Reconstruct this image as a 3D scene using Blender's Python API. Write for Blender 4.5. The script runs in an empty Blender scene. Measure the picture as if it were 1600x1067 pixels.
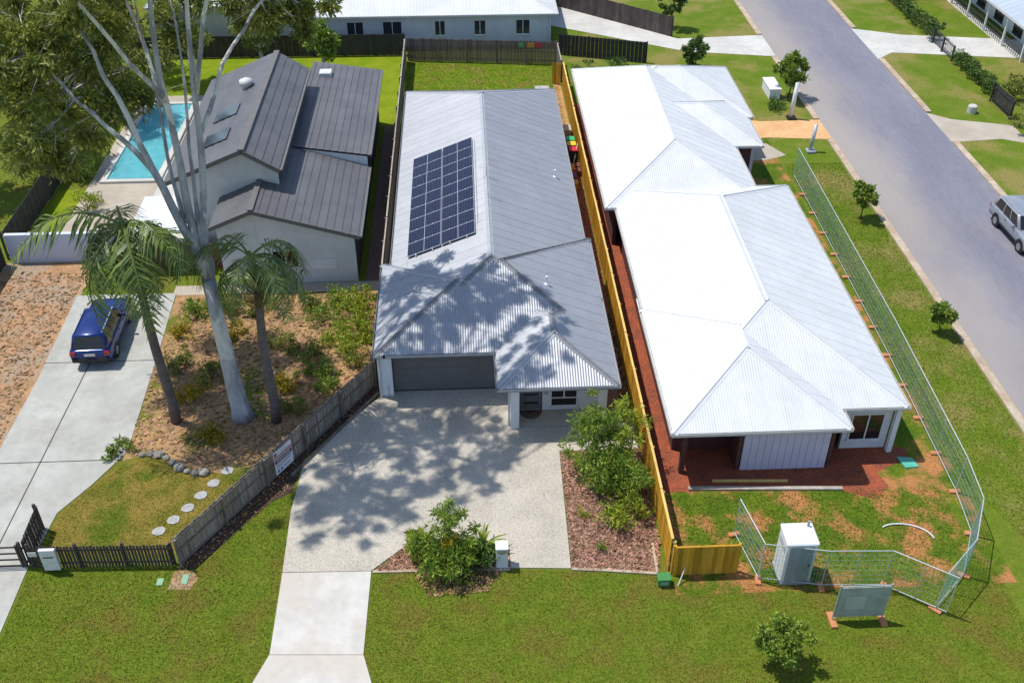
import bpy, bmesh, math, random
import numpy as np
from mathutils import Vector, Matrix
from math import radians, sin, cos, pi, tan, hypot, atan2

# ---------------------------------------------------------------- camera, light, exposure
scene = bpy.context.scene
COL = scene.collection
cam_d = bpy.data.cameras.new('camera')
cam = bpy.data.objects.new('camera', cam_d)
COL.objects.link(cam)
cam_d.sensor_width = 36.0
cam_d.lens = 36.0
cam_d.clip_end = 1200
cam.location = (0, 0, 30.8)
cam.rotation_euler = (radians(90 - 36.663), 0, radians(-2.727))
scene.camera = cam

SUN = Vector((-0.40, 0.19, 1.0)).normalized()          # towards the sun
world = bpy.data.worlds.new('World')
scene.world = world
world.use_nodes = True
wn = world.node_tree.nodes
wl = world.node_tree.links
wn.clear()
sky = wn.new('ShaderNodeTexSky')
sky.sky_type = 'NISHITA'
sky.sun_disc = False
sky.sun_elevation = math.asin(SUN.z)
sky.sun_rotation = atan2(SUN.x, SUN.y)
sky.air_density = 1.0
sky.dust_density = 0.6
bg = wn.new('ShaderNodeBackground')
bg.inputs['Strength'].default_value = 0.135
wo = wn.new('ShaderNodeOutputWorld')
wl.new(sky.outputs[0], bg.inputs['Color'])
wl.new(bg.outputs[0], wo.inputs['Surface'])
sun_d = bpy.data.lights.new('sun', 'SUN')
sun_d.energy = 3.5
sun_d.angle = radians(0.53)
sun_d.color = (1.0, 0.955, 0.88)
sun = bpy.data.objects.new('sun', sun_d)
COL.objects.link(sun)
sun.rotation_euler = SUN.to_track_quat('Z', 'Y').to_euler()
sun.location = (-20, 10, 60)
scene.view_settings.view_transform = 'Standard'
scene.view_settings.look = 'None'
scene.view_settings.exposure = 0.38
scene.view_settings.gamma = 1.0

rng = np.random.default_rng(7)
random.seed(7)

# ---------------------------------------------------------------- materials
MATS = {}


def mat(name, c1, c2=None, scale=3.0, detail=6.0, rough=0.8, spec=0.3, bump=0.0, bscale=40.0, metal=0.0,
        objr=0.0, islr=0.0, c3=None, scale3=0.5, lo=0.35, hi=0.65, lo3=0.45, hi3=0.6, stretch=None, trans=0.0, fine=0.0, fscale=9.0):
    m = bpy.data.materials.new(name)
    MATS[name] = m
    m.use_nodes = True
    nt = m.node_tree
    N = nt.nodes
    L = nt.links
    b = N['Principled BSDF']
    b.inputs['Roughness'].default_value = rough
    b.inputs['Specular IOR Level'].default_value = spec
    b.inputs['Metallic'].default_value = metal
    g = N.new('ShaderNodeNewGeometry')
    pos = g.outputs['Position']
    if stretch:
        mp = N.new('ShaderNodeMapping')
        mp.inputs['Scale'].default_value = stretch
        L.new(pos, mp.inputs['Vector'])
        pos = mp.outputs['Vector']

    def noise(sc, dt):
        n = N.new('ShaderNodeTexNoise')
        n.inputs['Scale'].default_value = sc
        n.inputs['Detail'].default_value = dt
        n.inputs['Roughness'].default_value = 0.62
        L.new(pos, n.inputs['Vector'])
        return n.outputs['Fac']

    def ramp(fac, l, h, a, bb):
        mr = N.new('ShaderNodeMapRange')
        mr.inputs['From Min'].default_value = l
        mr.inputs['From Max'].default_value = h
        L.new(fac, mr.inputs['Value'])
        mx = N.new('ShaderNodeMix')
        mx.data_type = 'RGBA'
        mr.interpolation_type = 'SMOOTHSTEP'
        L.new(mr.outputs['Result'], mx.inputs['Factor'])
        for s, v in ((6, a), (7, bb)):
            if isinstance(v, bpy.types.NodeSocket):
                L.new(v, mx.inputs[s])
            else:
                mx.inputs[s].default_value = (*v, 1)
        return mx.outputs[2]
    col = None
    if c2 is None:
        c2 = tuple(x * 0.86 for x in c1)
    col = ramp(noise(scale, detail), lo, hi, c1, c2)
    if c3 is not None:
        col = ramp(noise(scale3, 9.0), lo3, hi3, col, c3)
    if fine > 0:
        mr = N.new('ShaderNodeMapRange')
        mr.inputs['From Min'].default_value = 0.3
        mr.inputs['From Max'].default_value = 0.7
        mr.inputs['To Min'].default_value = 1 - fine
        mr.inputs['To Max'].default_value = 1 + fine
        L.new(noise(fscale, 8.0), mr.inputs['Value'])
        hs = N.new('ShaderNodeHueSaturation')
        L.new(col, hs.inputs['Color'])
        L.new(mr.outputs['Result'], hs.inputs['Value'])
        col = hs.outputs['Color']
    for amt, sock in ((objr, 'o'), (islr, 'i')):
        if amt > 0:
            if sock == 'o':
                src = N.new('ShaderNodeObjectInfo').outputs['Random']
            else:
                src = g.outputs['Random Per Island']
            mr = N.new('ShaderNodeMapRange')
            mr.inputs['To Min'].default_value = 1 - amt
            mr.inputs['To Max'].default_value = 1 + amt * 0.7
            L.new(src, mr.inputs['Value'])
            hs = N.new('ShaderNodeHueSaturation')
            L.new(col, hs.inputs['Color'])
            L.new(mr.outputs['Result'], hs.inputs['Value'])
            if sock == 'i':
                mr2 = N.new('ShaderNodeMapRange')
                mr2.inputs['To Min'].default_value = 0.5 + amt * 0.05
                mr2.inputs['To Max'].default_value = 0.5 - amt * 0.06
                L.new(src, mr2.inputs['Value'])
                L.new(mr2.outputs['Result'], hs.inputs['Hue'])
            col = hs.outputs['Color']
    L.new(col, b.inputs['Base Color'])
    if bump > 0:
        bp = N.new('ShaderNodeBump')
        bp.inputs['Strength'].default_value = bump
        bp.inputs['Distance'].default_value = 0.02
        L.new(noise(bscale, 4.0), bp.inputs['Height'])
        L.new(bp.outputs['Normal'], b.inputs['Normal'])
    if trans > 0:                                   # thin leaf: some light passes through
        tr = N.new('ShaderNodeBsdfTranslucent')
        L.new(col, tr.inputs['Color'])
        ms = N.new('ShaderNodeMixShader')
        ms.inputs[0].default_value = trans
        L.new(b.outputs[0], ms.inputs[1])
        L.new(tr.outputs[0], ms.inputs[2])
        L.new(ms.outputs[0], N['Material Output'].inputs['Surface'])
    return m


# ground covers
mat('lawn', (0.100, 0.148, 0.012), (0.132, 0.170, 0.018), scale=1.3, c3=(0.145, 0.130, 0.022), scale3=0.5, lo3=0.44, hi3=0.68, rough=0.95, spec=0.1, bump=0.9, bscale=30, fine=0.28)
mat('lawn_back', (0.12, 0.19, 0.010), (0.17, 0.22, 0.018), scale=1.1, c3=(0.20, 0.17, 0.04), scale3=0.6, lo3=0.47, hi3=0.7, rough=0.95, spec=0.1, bump=0.9, bscale=30, fine=0.38)
mat('lawn_verge', (0.090, 0.150, 0.008), (0.13, 0.17, 0.020), scale=0.7, c3=(0.21, 0.185, 0.055), scale3=0.22, lo3=0.46, hi3=0.62, rough=0.95, spec=0.1, bump=0.9, bscale=25, fine=0.38)
mat('lawn_dry', (0.13, 0.125, 0.018), (0.22, 0.165, 0.035), scale=0.9, c3=(0.085, 0.12, 0.010), scale3=0.35, lo3=0.5, hi3=0.65, rough=0.95, spec=0.1, bump=0.9, bscale=25, fine=0.38)
mat('lawn_vivid', (0.14, 0.21, 0.006), (0.20, 0.245, 0.014), scale=0.8, rough=0.95, spec=0.1, bump=0.8, bscale=25, fine=0.38)
mat('blade', (0.165, 0.228, 0.018), (0.218, 0.258, 0.028), scale=1.2, c3=(0.23, 0.20, 0.04), scale3=0.5, lo3=0.44, hi3=0.68, rough=0.7, spec=0.2, islr=0.14, trans=0.25)
mat('blade_back', (0.16, 0.25, 0.012), (0.23, 0.28, 0.025), scale=1.1, c3=(0.31, 0.26, 0.06), scale3=0.6, lo3=0.47, hi3=0.7, rough=0.7, spec=0.2, islr=0.14, trans=0.25)
mat('blade_dry', (0.20, 0.185, 0.03), (0.30, 0.23, 0.055), scale=0.9, c3=(0.14, 0.18, 0.02), scale3=0.35, lo3=0.5, hi3=0.65, rough=0.7, spec=0.2, islr=0.14, trans=0.2)
mat('site_soil', (0.105, 0.150, 0.012), (0.060, 0.115, 0.008), scale=0.9, c3=(0.38, 0.17, 0.065), scale3=0.55, lo3=0.46, hi3=0.62, rough=0.95, spec=0.1, bump=0.8, bscale=20, fine=0.38)
mat('red_soil', (0.31, 0.085, 0.042), (0.21, 0.070, 0.042), scale=1.5, rough=0.95, spec=0.1, bump=0.8, bscale=18, fine=0.38)
mat('orange_soil', (0.46, 0.27, 0.13), (0.40, 0.20, 0.09), scale=1.3, rough=0.95, spec=0.1, bump=0.6, bscale=18, fine=0.38)
mat('dry_mulch', (0.46, 0.27, 0.14), (0.29, 0.18, 0.095), scale=1.1, c3=(0.33, 0.25, 0.18), scale3=0.35, rough=0.95, spec=0.1, bump=0.9, bscale=22, fine=0.38)
mat('garden_soil', (0.260, 0.165, 0.090), (0.430, 0.260, 0.115), scale=0.9, c3=(0.13, 0.145, 0.02), scale3=0.35, lo3=0.5, hi3=0.62, rough=0.95, spec=0.1, bump=0.9, bscale=20, fine=0.38)
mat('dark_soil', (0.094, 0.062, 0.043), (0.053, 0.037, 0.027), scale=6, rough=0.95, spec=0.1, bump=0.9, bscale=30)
mat('mulch_base', (0.275, 0.167, 0.109), (0.160, 0.094, 0.065), scale=9, rough=0.95, spec=0.1, bump=1.0, bscale=35)
mat('mulch_chip', (0.510, 0.323, 0.217), (0.300, 0.165, 0.105), scale=6, rough=0.9, spec=0.1, islr=0.55)
mat('leaf_litter', (0.42, 0.27, 0.14), (0.27, 0.17, 0.085), scale=4, rough=0.9, spec=0.1, islr=0.5)
mat('concrete', (0.56, 0.54, 0.50), (0.48, 0.46, 0.42), scale=0.7, c3=(0.50, 0.46, 0.40), scale3=0.5, rough=0.85, spec=0.2, bump=0.25, bscale=60, fine=0.06, fscale=3)
mat('concrete_old', (0.43, 0.43, 0.39), (0.36, 0.36, 0.325), scale=0.5, c3=(0.36, 0.35, 0.31), scale3=0.35, lo3=0.5, hi3=0.72, rough=0.85, spec=0.2, bump=0.3, bscale=40, fine=0.16, fscale=2)
mat('concrete_pale', (0.54, 0.53, 0.49), (0.46, 0.45, 0.42), scale=0.4, rough=0.85, spec=0.2, fine=0.08, fscale=2)
mat('concrete_tan', (0.44, 0.39, 0.32), (0.37, 0.32, 0.26), scale=0.6, rough=0.85, spec=0.2)
mat('kerb', (0.46, 0.38, 0.29), (0.38, 0.29, 0.20), scale=0.8, rough=0.85, spec=0.2, bump=0.3, fine=0.2, fscale=3)
mat('joint', (0.06, 0.055, 0.05), rough=0.95)
mat('paver', (0.40, 0.40, 0.39), (0.30, 0.30, 0.29), scale=3, rough=0.9, spec=0.2, objr=0.12)
mat('path_brown', (0.20, 0.14, 0.11), (0.15, 0.10, 0.08), scale=5, rough=0.9, bump=0.4)
mat('asphalt', (0.175, 0.175, 0.215), (0.205, 0.205, 0.245), scale=0.35, c3=(0.30, 0.275, 0.26), scale3=0.09, lo3=0.47, hi3=0.68, rough=0.9, spec=0.2, bump=0.4, bscale=60, stretch=(1.0, 0.25, 1.0), fine=0.1, fscale=5)
mat('dirt_drive', (0.66, 0.40, 0.20), (0.58, 0.33, 0.16), scale=0.8, rough=0.95, spec=0.1, bump=0.4, fine=0.15, fscale=4)


def dust_road():
    # pale building dust tracked over the lane beside the site
    nt = MATS['asphalt'].node_tree
    N, L = nt.nodes, nt.links
    b = N['Principled BSDF']
    src = b.inputs['Base Color'].links[0].from_socket
    g = N.new('ShaderNodeNewGeometry')
    sx = N.new('ShaderNodeSeparateXYZ')
    L.new(g.outputs['Position'], sx.inputs[0])
    n = N.new('ShaderNodeTexNoise')
    n.inputs['Scale'].default_value = 0.16
    n.inputs['Detail'].default_value = 6.0
    L.new(g.outputs['Position'], n.inputs['Vector'])
    ma = N.new('ShaderNodeMath')
    ma.operation = 'MULTIPLY_ADD'
    ma.inputs[1].default_value = 5.0
    L.new(n.outputs['Fac'], ma.inputs[0])
    L.new(sx.outputs['X'], ma.inputs[2])
    mr = N.new('ShaderNodeMapRange')
    mr.interpolation_type = 'SMOOTHSTEP'
    mr.inputs['From Min'].default_value = 27.0
    mr.inputs['From Max'].default_value = 32.5
    mr.inputs['To Min'].default_value = 0.75
    mr.inputs['To Max'].default_value = 0.0
    L.new(ma.outputs[0], mr.inputs['Value'])
    mx = N.new('ShaderNodeMix')
    mx.data_type = 'RGBA'
    L.new(mr.outputs['Result'], mx.inputs['Factor'])
    L.new(src, mx.inputs[6])
    mx.inputs[7].default_value = (0.33, 0.295, 0.265, 1)
    L.new(mx.outputs[2], b.inputs['Base Color'])


dust_road()
# metals, paint, timber
mat('roof_grey', (0.340, 0.354, 0.382), (0.317, 0.331, 0.359), scale=0.5, rough=0.45, spec=0.45, metal=0.2, objr=0.03, fine=0.05, fscale=1.5)
mat('roof_cap', (0.40, 0.415, 0.445), rough=0.5, spec=0.4, metal=0.1)
mat('roof_white', (0.63, 0.645, 0.655), (0.58, 0.595, 0.605), scale=0.4, rough=0.55, spec=0.3, objr=0.03, fine=0.04, fscale=2)
mat('roof_dark', (0.100, 0.100, 0.110), (0.125, 0.125, 0.134), scale=0.6, rough=0.5, spec=0.35, objr=0.06)
mat('roof_dark_cap', (0.15, 0.145, 0.14), rough=0.6)
mat('roof_blue', (0.40, 0.46, 0.52), (0.36, 0.42, 0.48), scale=0.5, rough=0.45, spec=0.4, objr=0.03)
mat('gutter_grey', (0.38, 0.39, 0.41), rough=0.45, spec=0.4)
mat('gutter_white', (0.62, 0.62, 0.60), rough=0.5)
mat('fascia_dark', (0.10, 0.10, 0.11), rough=0.6)
mat('wall_white', (0.70, 0.72, 0.74), (0.66, 0.68, 0.70), scale=2, rough=0.75, spec=0.25, bump=0.15, bscale=80)
mat('wall_shade_blue', (0.58, 0.62, 0.72), (0.53, 0.57, 0.68), scale=1, rough=0.8)
mat('wall_pale', (0.62, 0.63, 0.63), (0.55, 0.56, 0.57), scale=0.8, rough=0.8, bump=0.15, fine=0.05, fscale=2)
mat('wall_shade_plum', (0.12, 0.05, 0.045), (0.09, 0.038, 0.034), scale=4, rough=0.85, bump=0.2)  # maroon of the shaded soil and open recess, put into the wall colour
mat('wall_shade_charcoal', (0.055, 0.05, 0.055), rough=0.8)
mat('soffit', (0.62, 0.63, 0.64), rough=0.8)
mat('garage', (0.165, 0.158, 0.155), (0.145, 0.140, 0.138), scale=2, rough=0.55, spec=0.3)
mat('garage_white', (0.62, 0.58, 0.72), (0.56, 0.53, 0.67), scale=1, rough=0.6)
mat('door_grey', (0.16, 0.165, 0.18), rough=0.5)
mat('frame_white', (0.72, 0.73, 0.74), rough=0.4, spec=0.4)
mat('frame_dark', (0.05, 0.05, 0.055), rough=0.4, spec=0.4)
mat('glass', (0.022, 0.020, 0.020), rough=0.08, spec=0.5)
mat('glass_blue', (0.03, 0.04, 0.06), rough=0.08, spec=0.5)
mat('black', (0.02, 0.02, 0.022), rough=0.5)
mat('doormat', (0.085, 0.045, 0.035), (0.13, 0.075, 0.055), scale=20, rough=0.95)
mat('steel', (0.55, 0.56, 0.58), rough=0.4, metal=0.6)
mat('galv', (0.50, 0.54, 0.55), (0.42, 0.47, 0.48), scale=2, rough=0.5, metal=0.3)
mat('alu', (0.75, 0.76, 0.78), rough=0.35, metal=0.5)
mat('timber_old', (0.340, 0.290, 0.250), (0.210, 0.178, 0.155), scale=2.2, rough=0.9, spec=0.1, objr=0.28, bump=0.4, bscale=30, stretch=(4, 4, 0.5))
mat('timber_post', (0.225, 0.188, 0.158), (0.150, 0.128, 0.112), scale=3, rough=0.9, spec=0.1, objr=0.15)
mat('timber_back', (0.221, 0.163, 0.137), (0.150, 0.111, 0.098), scale=2.0, rough=0.9, spec=0.1, objr=0.32, stretch=(4, 4, 0.5))
mat('timber_cap', (0.40, 0.36, 0.31), (0.30, 0.27, 0.24), scale=3, rough=0.9, objr=0.1)
mat('pine', (0.66, 0.37, 0.045), (0.54, 0.27, 0.025), scale=2.0, rough=0.85, spec=0.15, objr=0.34, bump=0.3, bscale=30, stretch=(4, 4, 0.5))
mat('pine_cap', (0.74, 0.52, 0.17), (0.64, 0.42, 0.13), scale=2.0, rough=0.85, objr=0.1)
mat('fence_charcoal', (0.050, 0.048, 0.046), (0.036, 0.034, 0.034), scale=2, rough=0.75, objr=0.2)
mat('fence_brownish', (0.12, 0.095, 0.085), (0.085, 0.068, 0.062), scale=1.5, rough=0.85, objr=0.25)
mat('picket_dark', (0.090, 0.074, 0.066), (0.060, 0.050, 0.046), scale=3, rough=0.85, objr=0.25)
mat('edging', (0.24, 0.19, 0.15), (0.15, 0.12, 0.10), scale=3, rough=0.9, bump=0.3)
mat('bark_white', (0.44, 0.44, 0.45), (0.24, 0.235, 0.25), scale=1.6, c3=(0.62, 0.60, 0.57), scale3=1.1, lo3=0.5, hi3=0.56, rough=0.85, spec=0.15, bump=0.4, bscale=12, stretch=(1, 1, 0.35), fine=0.18, fscale=6)
mat('bark_grey', (0.17, 0.14, 0.13), (0.11, 0.09, 0.085), scale=3, rough=0.9, bump=0.5, bscale=15, stretch=(1, 1, 2.5))
mat('bark_brown', (0.14, 0.095, 0.06), (0.09, 0.06, 0.04), scale=5, rough=0.9)
mat('palm_shaft', (0.14, 0.17, 0.06), (0.10, 0.12, 0.05), scale=2, rough=0.6)
mat('gum_leaf', (0.210, 0.260, 0.060), (0.130, 0.180, 0.055), scale=0.6, rough=0.5, spec=0.35, islr=0.40, trans=0.34)
mat('gum_leaf_olive', (0.300, 0.330, 0.060), (0.175, 0.220, 0.055), scale=0.5, rough=0.5, spec=0.3, islr=0.40, trans=0.34)
mat('palm_leaf', (0.175, 0.245, 0.050), (0.095, 0.150, 0.036), scale=1.2, rough=0.45, spec=0.4, islr=0.35, trans=0.2)
mat('dry_frond', (0.22, 0.15, 0.06), (0.15, 0.10, 0.04), scale=1.2, rough=0.6, islr=0.3, trans=0.15)
mat('shrub_leaf', (0.290, 0.400, 0.050), (0.150, 0.260, 0.034), scale=2.5, rough=0.5, spec=0.35, islr=0.40, trans=0.35)
mat('shrub_lime', (0.400, 0.460, 0.040), (0.240, 0.340, 0.028), scale=2.5, rough=0.5, spec=0.35, islr=0.35, trans=0.25)
mat('strap_leaf', (0.24, 0.31, 0.018), (0.10, 0.17, 0.012), scale=5, rough=0.45, spec=0.4, islr=0.5, trans=0.2)
mat('tree_leaf', (0.260, 0.360, 0.042), (0.145, 0.230, 0.030), scale=1.5, rough=0.5, spec=0.35, islr=0.40, trans=0.22)
mat('hedge_leaf', (0.115, 0.200, 0.034), (0.060, 0.120, 0.026), scale=1.5, rough=0.5, spec=0.35, islr=0.40, trans=0.15)
mat('yellow_leaf', (0.42, 0.33, 0.02), (0.30, 0.24, 0.015), scale=2, rough=0.6, islr=0.3, trans=0.25)
mat('green_plastic', (0.06, 0.24, 0.07), (0.05, 0.20, 0.06), rough=0.5)
mat('pit_lid', (0.25, 0.42, 0.27), (0.20, 0.36, 0.22), scale=6, rough=0.7)
mat('teal', (0.10, 0.42, 0.32), rough=0.6)
mat('portaloo', (0.72, 0.73, 0.76), (0.68, 0.69, 0.72), scale=1, rough=0.5)
mat('portaloo_grey', (0.30, 0.33, 0.36), rough=0.5)
mat('orange_block', (0.52, 0.22, 0.10), rough=0.8)
mat('concrete_block', (0.48, 0.47, 0.45), rough=0.9)
mat('mesh_green', (0.26, 0.46, 0.37), rough=0.6, metal=0.2)
mat('shadecloth', (0.26, 0.31, 0.27), (0.36, 0.41, 0.37), scale=1.6, rough=0.85)
mat('sign_white', (0.66, 0.68, 0.76), rough=0.5)
mat('sign_band', (0.075, 0.03, 0.035), rough=0.5)
mat('sign_red', (0.42, 0.24, 0.22), rough=0.5)
mat('sign_ink', (0.14, 0.14, 0.24), rough=0.5)
mat('sign_blue', (0.10, 0.14, 0.42), rough=0.5)
mat('car_blue', (0.008, 0.030, 0.17), rough=0.22, spec=0.6, metal=0.25)
mat('car_silver', (0.36, 0.38, 0.42), rough=0.25, spec=0.5, metal=0.4)
mat('tyre', (0.018, 0.018, 0.018), rough=0.85)
mat('rim', (0.40, 0.41, 0.42), rough=0.35, metal=0.7)
mat('lamp_red', (0.35, 0.012, 0.012), rough=0.25, spec=0.6)
mat('lamp_clear', (0.6, 0.6, 0.6), rough=0.15, spec=0.6)
mat('plate', (0.62, 0.60, 0.55), rough=0.5)
mat('bin_body', (0.030, 0.045, 0.030), rough=0.6)
mat('lid_green', (0.05, 0.46, 0.16), rough=0.45)
mat('lid_yellow', (0.75, 0.54, 0.02), rough=0.45)
mat('lid_red', (0.62, 0.03, 0.05), rough=0.45)
mat('tub_orange', (0.62, 0.19, 0.02), rough=0.5)
mat('tub_purple', (0.15, 0.03, 0.11), rough=0.5)
mat('tub_yellow', (0.60, 0.36, 0.02), rough=0.5)
mat('tub_brown', (0.16, 0.06, 0.04), rough=0.6)
mat('pot_green', (0.10, 0.42, 0.15), rough=0.5)
mat('pot_orange', (0.70, 0.30, 0.08), rough=0.5)
mat('pot_red', (0.62, 0.03, 0.08), rough=0.5)
mat('pvc', (0.66, 0.68, 0.68), rough=0.5)
mat('pool_tile', (0.30, 0.66, 0.72), (0.42, 0.74, 0.78), scale=1.5, rough=0.4)
mat('rock', (0.30, 0.28, 0.24), (0.19, 0.17, 0.15), scale=2.5, rough=0.9, bump=0.7, bscale=8, objr=0.2)


def water_mat():
    m = bpy.data.materials.new('pool_water')
    m.use_nodes = True
    nt = m.node_tree
    b = nt.nodes['Principled BSDF']
    b.inputs['Base Color'].default_value = (0.55, 0.92, 0.95, 1)
    b.inputs['Roughness'].default_value = 0.03
    b.inputs['IOR'].default_value = 1.33
    b.inputs['Transmission Weight'].default_value = 1.0
    n = nt.nodes.new('ShaderNodeTexNoise')
    n.inputs['Scale'].default_value = 3.0
    bp = nt.nodes.new('ShaderNodeBump')
    bp.inputs['Strength'].default_value = 0.25
    bp.inputs['Distance'].default_value = 0.05
    nt.links.new(n.outputs['Fac'], bp.inputs['Height'])
    nt.links.new(bp.outputs['Normal'], b.inputs['Normal'])
    MATS['pool_water'] = m


water_mat()


def aggregate_mat():
    # exposed aggregate: pebbles of several greys and tans set in pale cement
    m = bpy.data.materials.new('aggregate')
    m.use_nodes = True
    nt = m.node_tree
    N, L = nt.nodes, nt.links
    b = N['Principled BSDF']
    b.inputs['Roughness'].default_value = 0.85
    b.inputs['Specular IOR Level'].default_value = 0.25
    g = N.new('ShaderNodeNewGeometry')
    v = N.new('ShaderNodeTexVoronoi')
    v.inputs['Scale'].default_value = 34.0
    L.new(g.outputs['Position'], v.inputs['Vector'])
    sep = N.new('ShaderNodeSeparateColor')
    L.new(v.outputs['Color'], sep.inputs['Color'])
    cr = N.new('ShaderNodeValToRGB')
    e = cr.color_ramp.elements
    e[0].position, e[0].color = 0.0, (0.27, 0.25, 0.22, 1)
    e[1].position, e[1].color = 1.0, (0.58, 0.54, 0.465, 1)
    for p, c in ((0.2, (0.41, 0.375, 0.315, 1)), (0.6, (0.475, 0.435, 0.365, 1)), (0.85, (0.50, 0.445, 0.36, 1))):
        x = cr.color_ramp.elements.new(p)
        x.color = c
    L.new(sep.outputs[0], cr.inputs['Fac'])
    n = N.new('ShaderNodeTexNoise')
    n.inputs['Scale'].default_value = 0.55
    n.inputs['Detail'].default_value = 5.0
    L.new(g.outputs['Position'], n.inputs['Vector'])
    mr = N.new('ShaderNodeMapRange')
    mr.inputs['From Min'].default_value = 0.3
    mr.inputs['From Max'].default_value = 0.7
    mr.inputs['To Min'].default_value = 0.86
    mr.inputs['To Max'].default_value = 1.10
    L.new(n.outputs['Fac'], mr.inputs['Value'])
    hs = N.new('ShaderNodeHueSaturation')
    L.new(cr.outputs['Color'], hs.inputs['Color'])
    L.new(mr.outputs['Result'], hs.inputs['Value'])
    L.new(hs.outputs['Color'], b.inputs['Base Color'])
    bp = N.new('ShaderNodeBump')
    bp.inputs['Strength'].default_value = 0.5
    bp.inputs['Distance'].default_value = 0.01
    bp.invert = True
    L.new(v.outputs['Distance'], bp.inputs['Height'])
    L.new(bp.outputs['Normal'], b.inputs['Normal'])
    MATS['aggregate'] = m


aggregate_mat()


def cell_mat():
    # solar cells: flat print of dark blue cells with thin pale busbars, in the panel's own coordinates
    m = bpy.data.materials.new('solar_cell')
    m.use_nodes = True
    nt = m.node_tree
    N, L = nt.nodes, nt.links
    b = N['Principled BSDF']
    b.inputs['Roughness'].default_value = 0.15
    b.inputs['Specular IOR Level'].default_value = 0.08
    tc = N.new('ShaderNodeTexCoord')
    br = N.new('ShaderNodeTexBrick')
    br.offset = 0.0
    br.inputs['Scale'].default_value = 1.0
    br.inputs['Color1'].default_value = (0.006, 0.009, 0.030, 1)
    br.inputs['Color2'].default_value = (0.009, 0.013, 0.042, 1)
    br.inputs['Mortar'].default_value = (0.11, 0.12, 0.17, 1)
    br.inputs['Mortar Size'].default_value = 0.0045
    br.inputs['Mortar Smooth'].default_value = 0.0
    br.inputs['Brick Width'].default_value = 0.0925 * 1.0
    br.inputs['Row Height'].default_value = 0.192
    L.new(tc.outputs['Object'], br.inputs['Vector'])
    L.new(br.outputs['Color'], b.inputs['Base Color'])
    MATS['solar_cell'] = m


cell_mat()


# ---------------------------------------------------------------- mesh helpers
def V(*a):
    return Vector(a)


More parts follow.
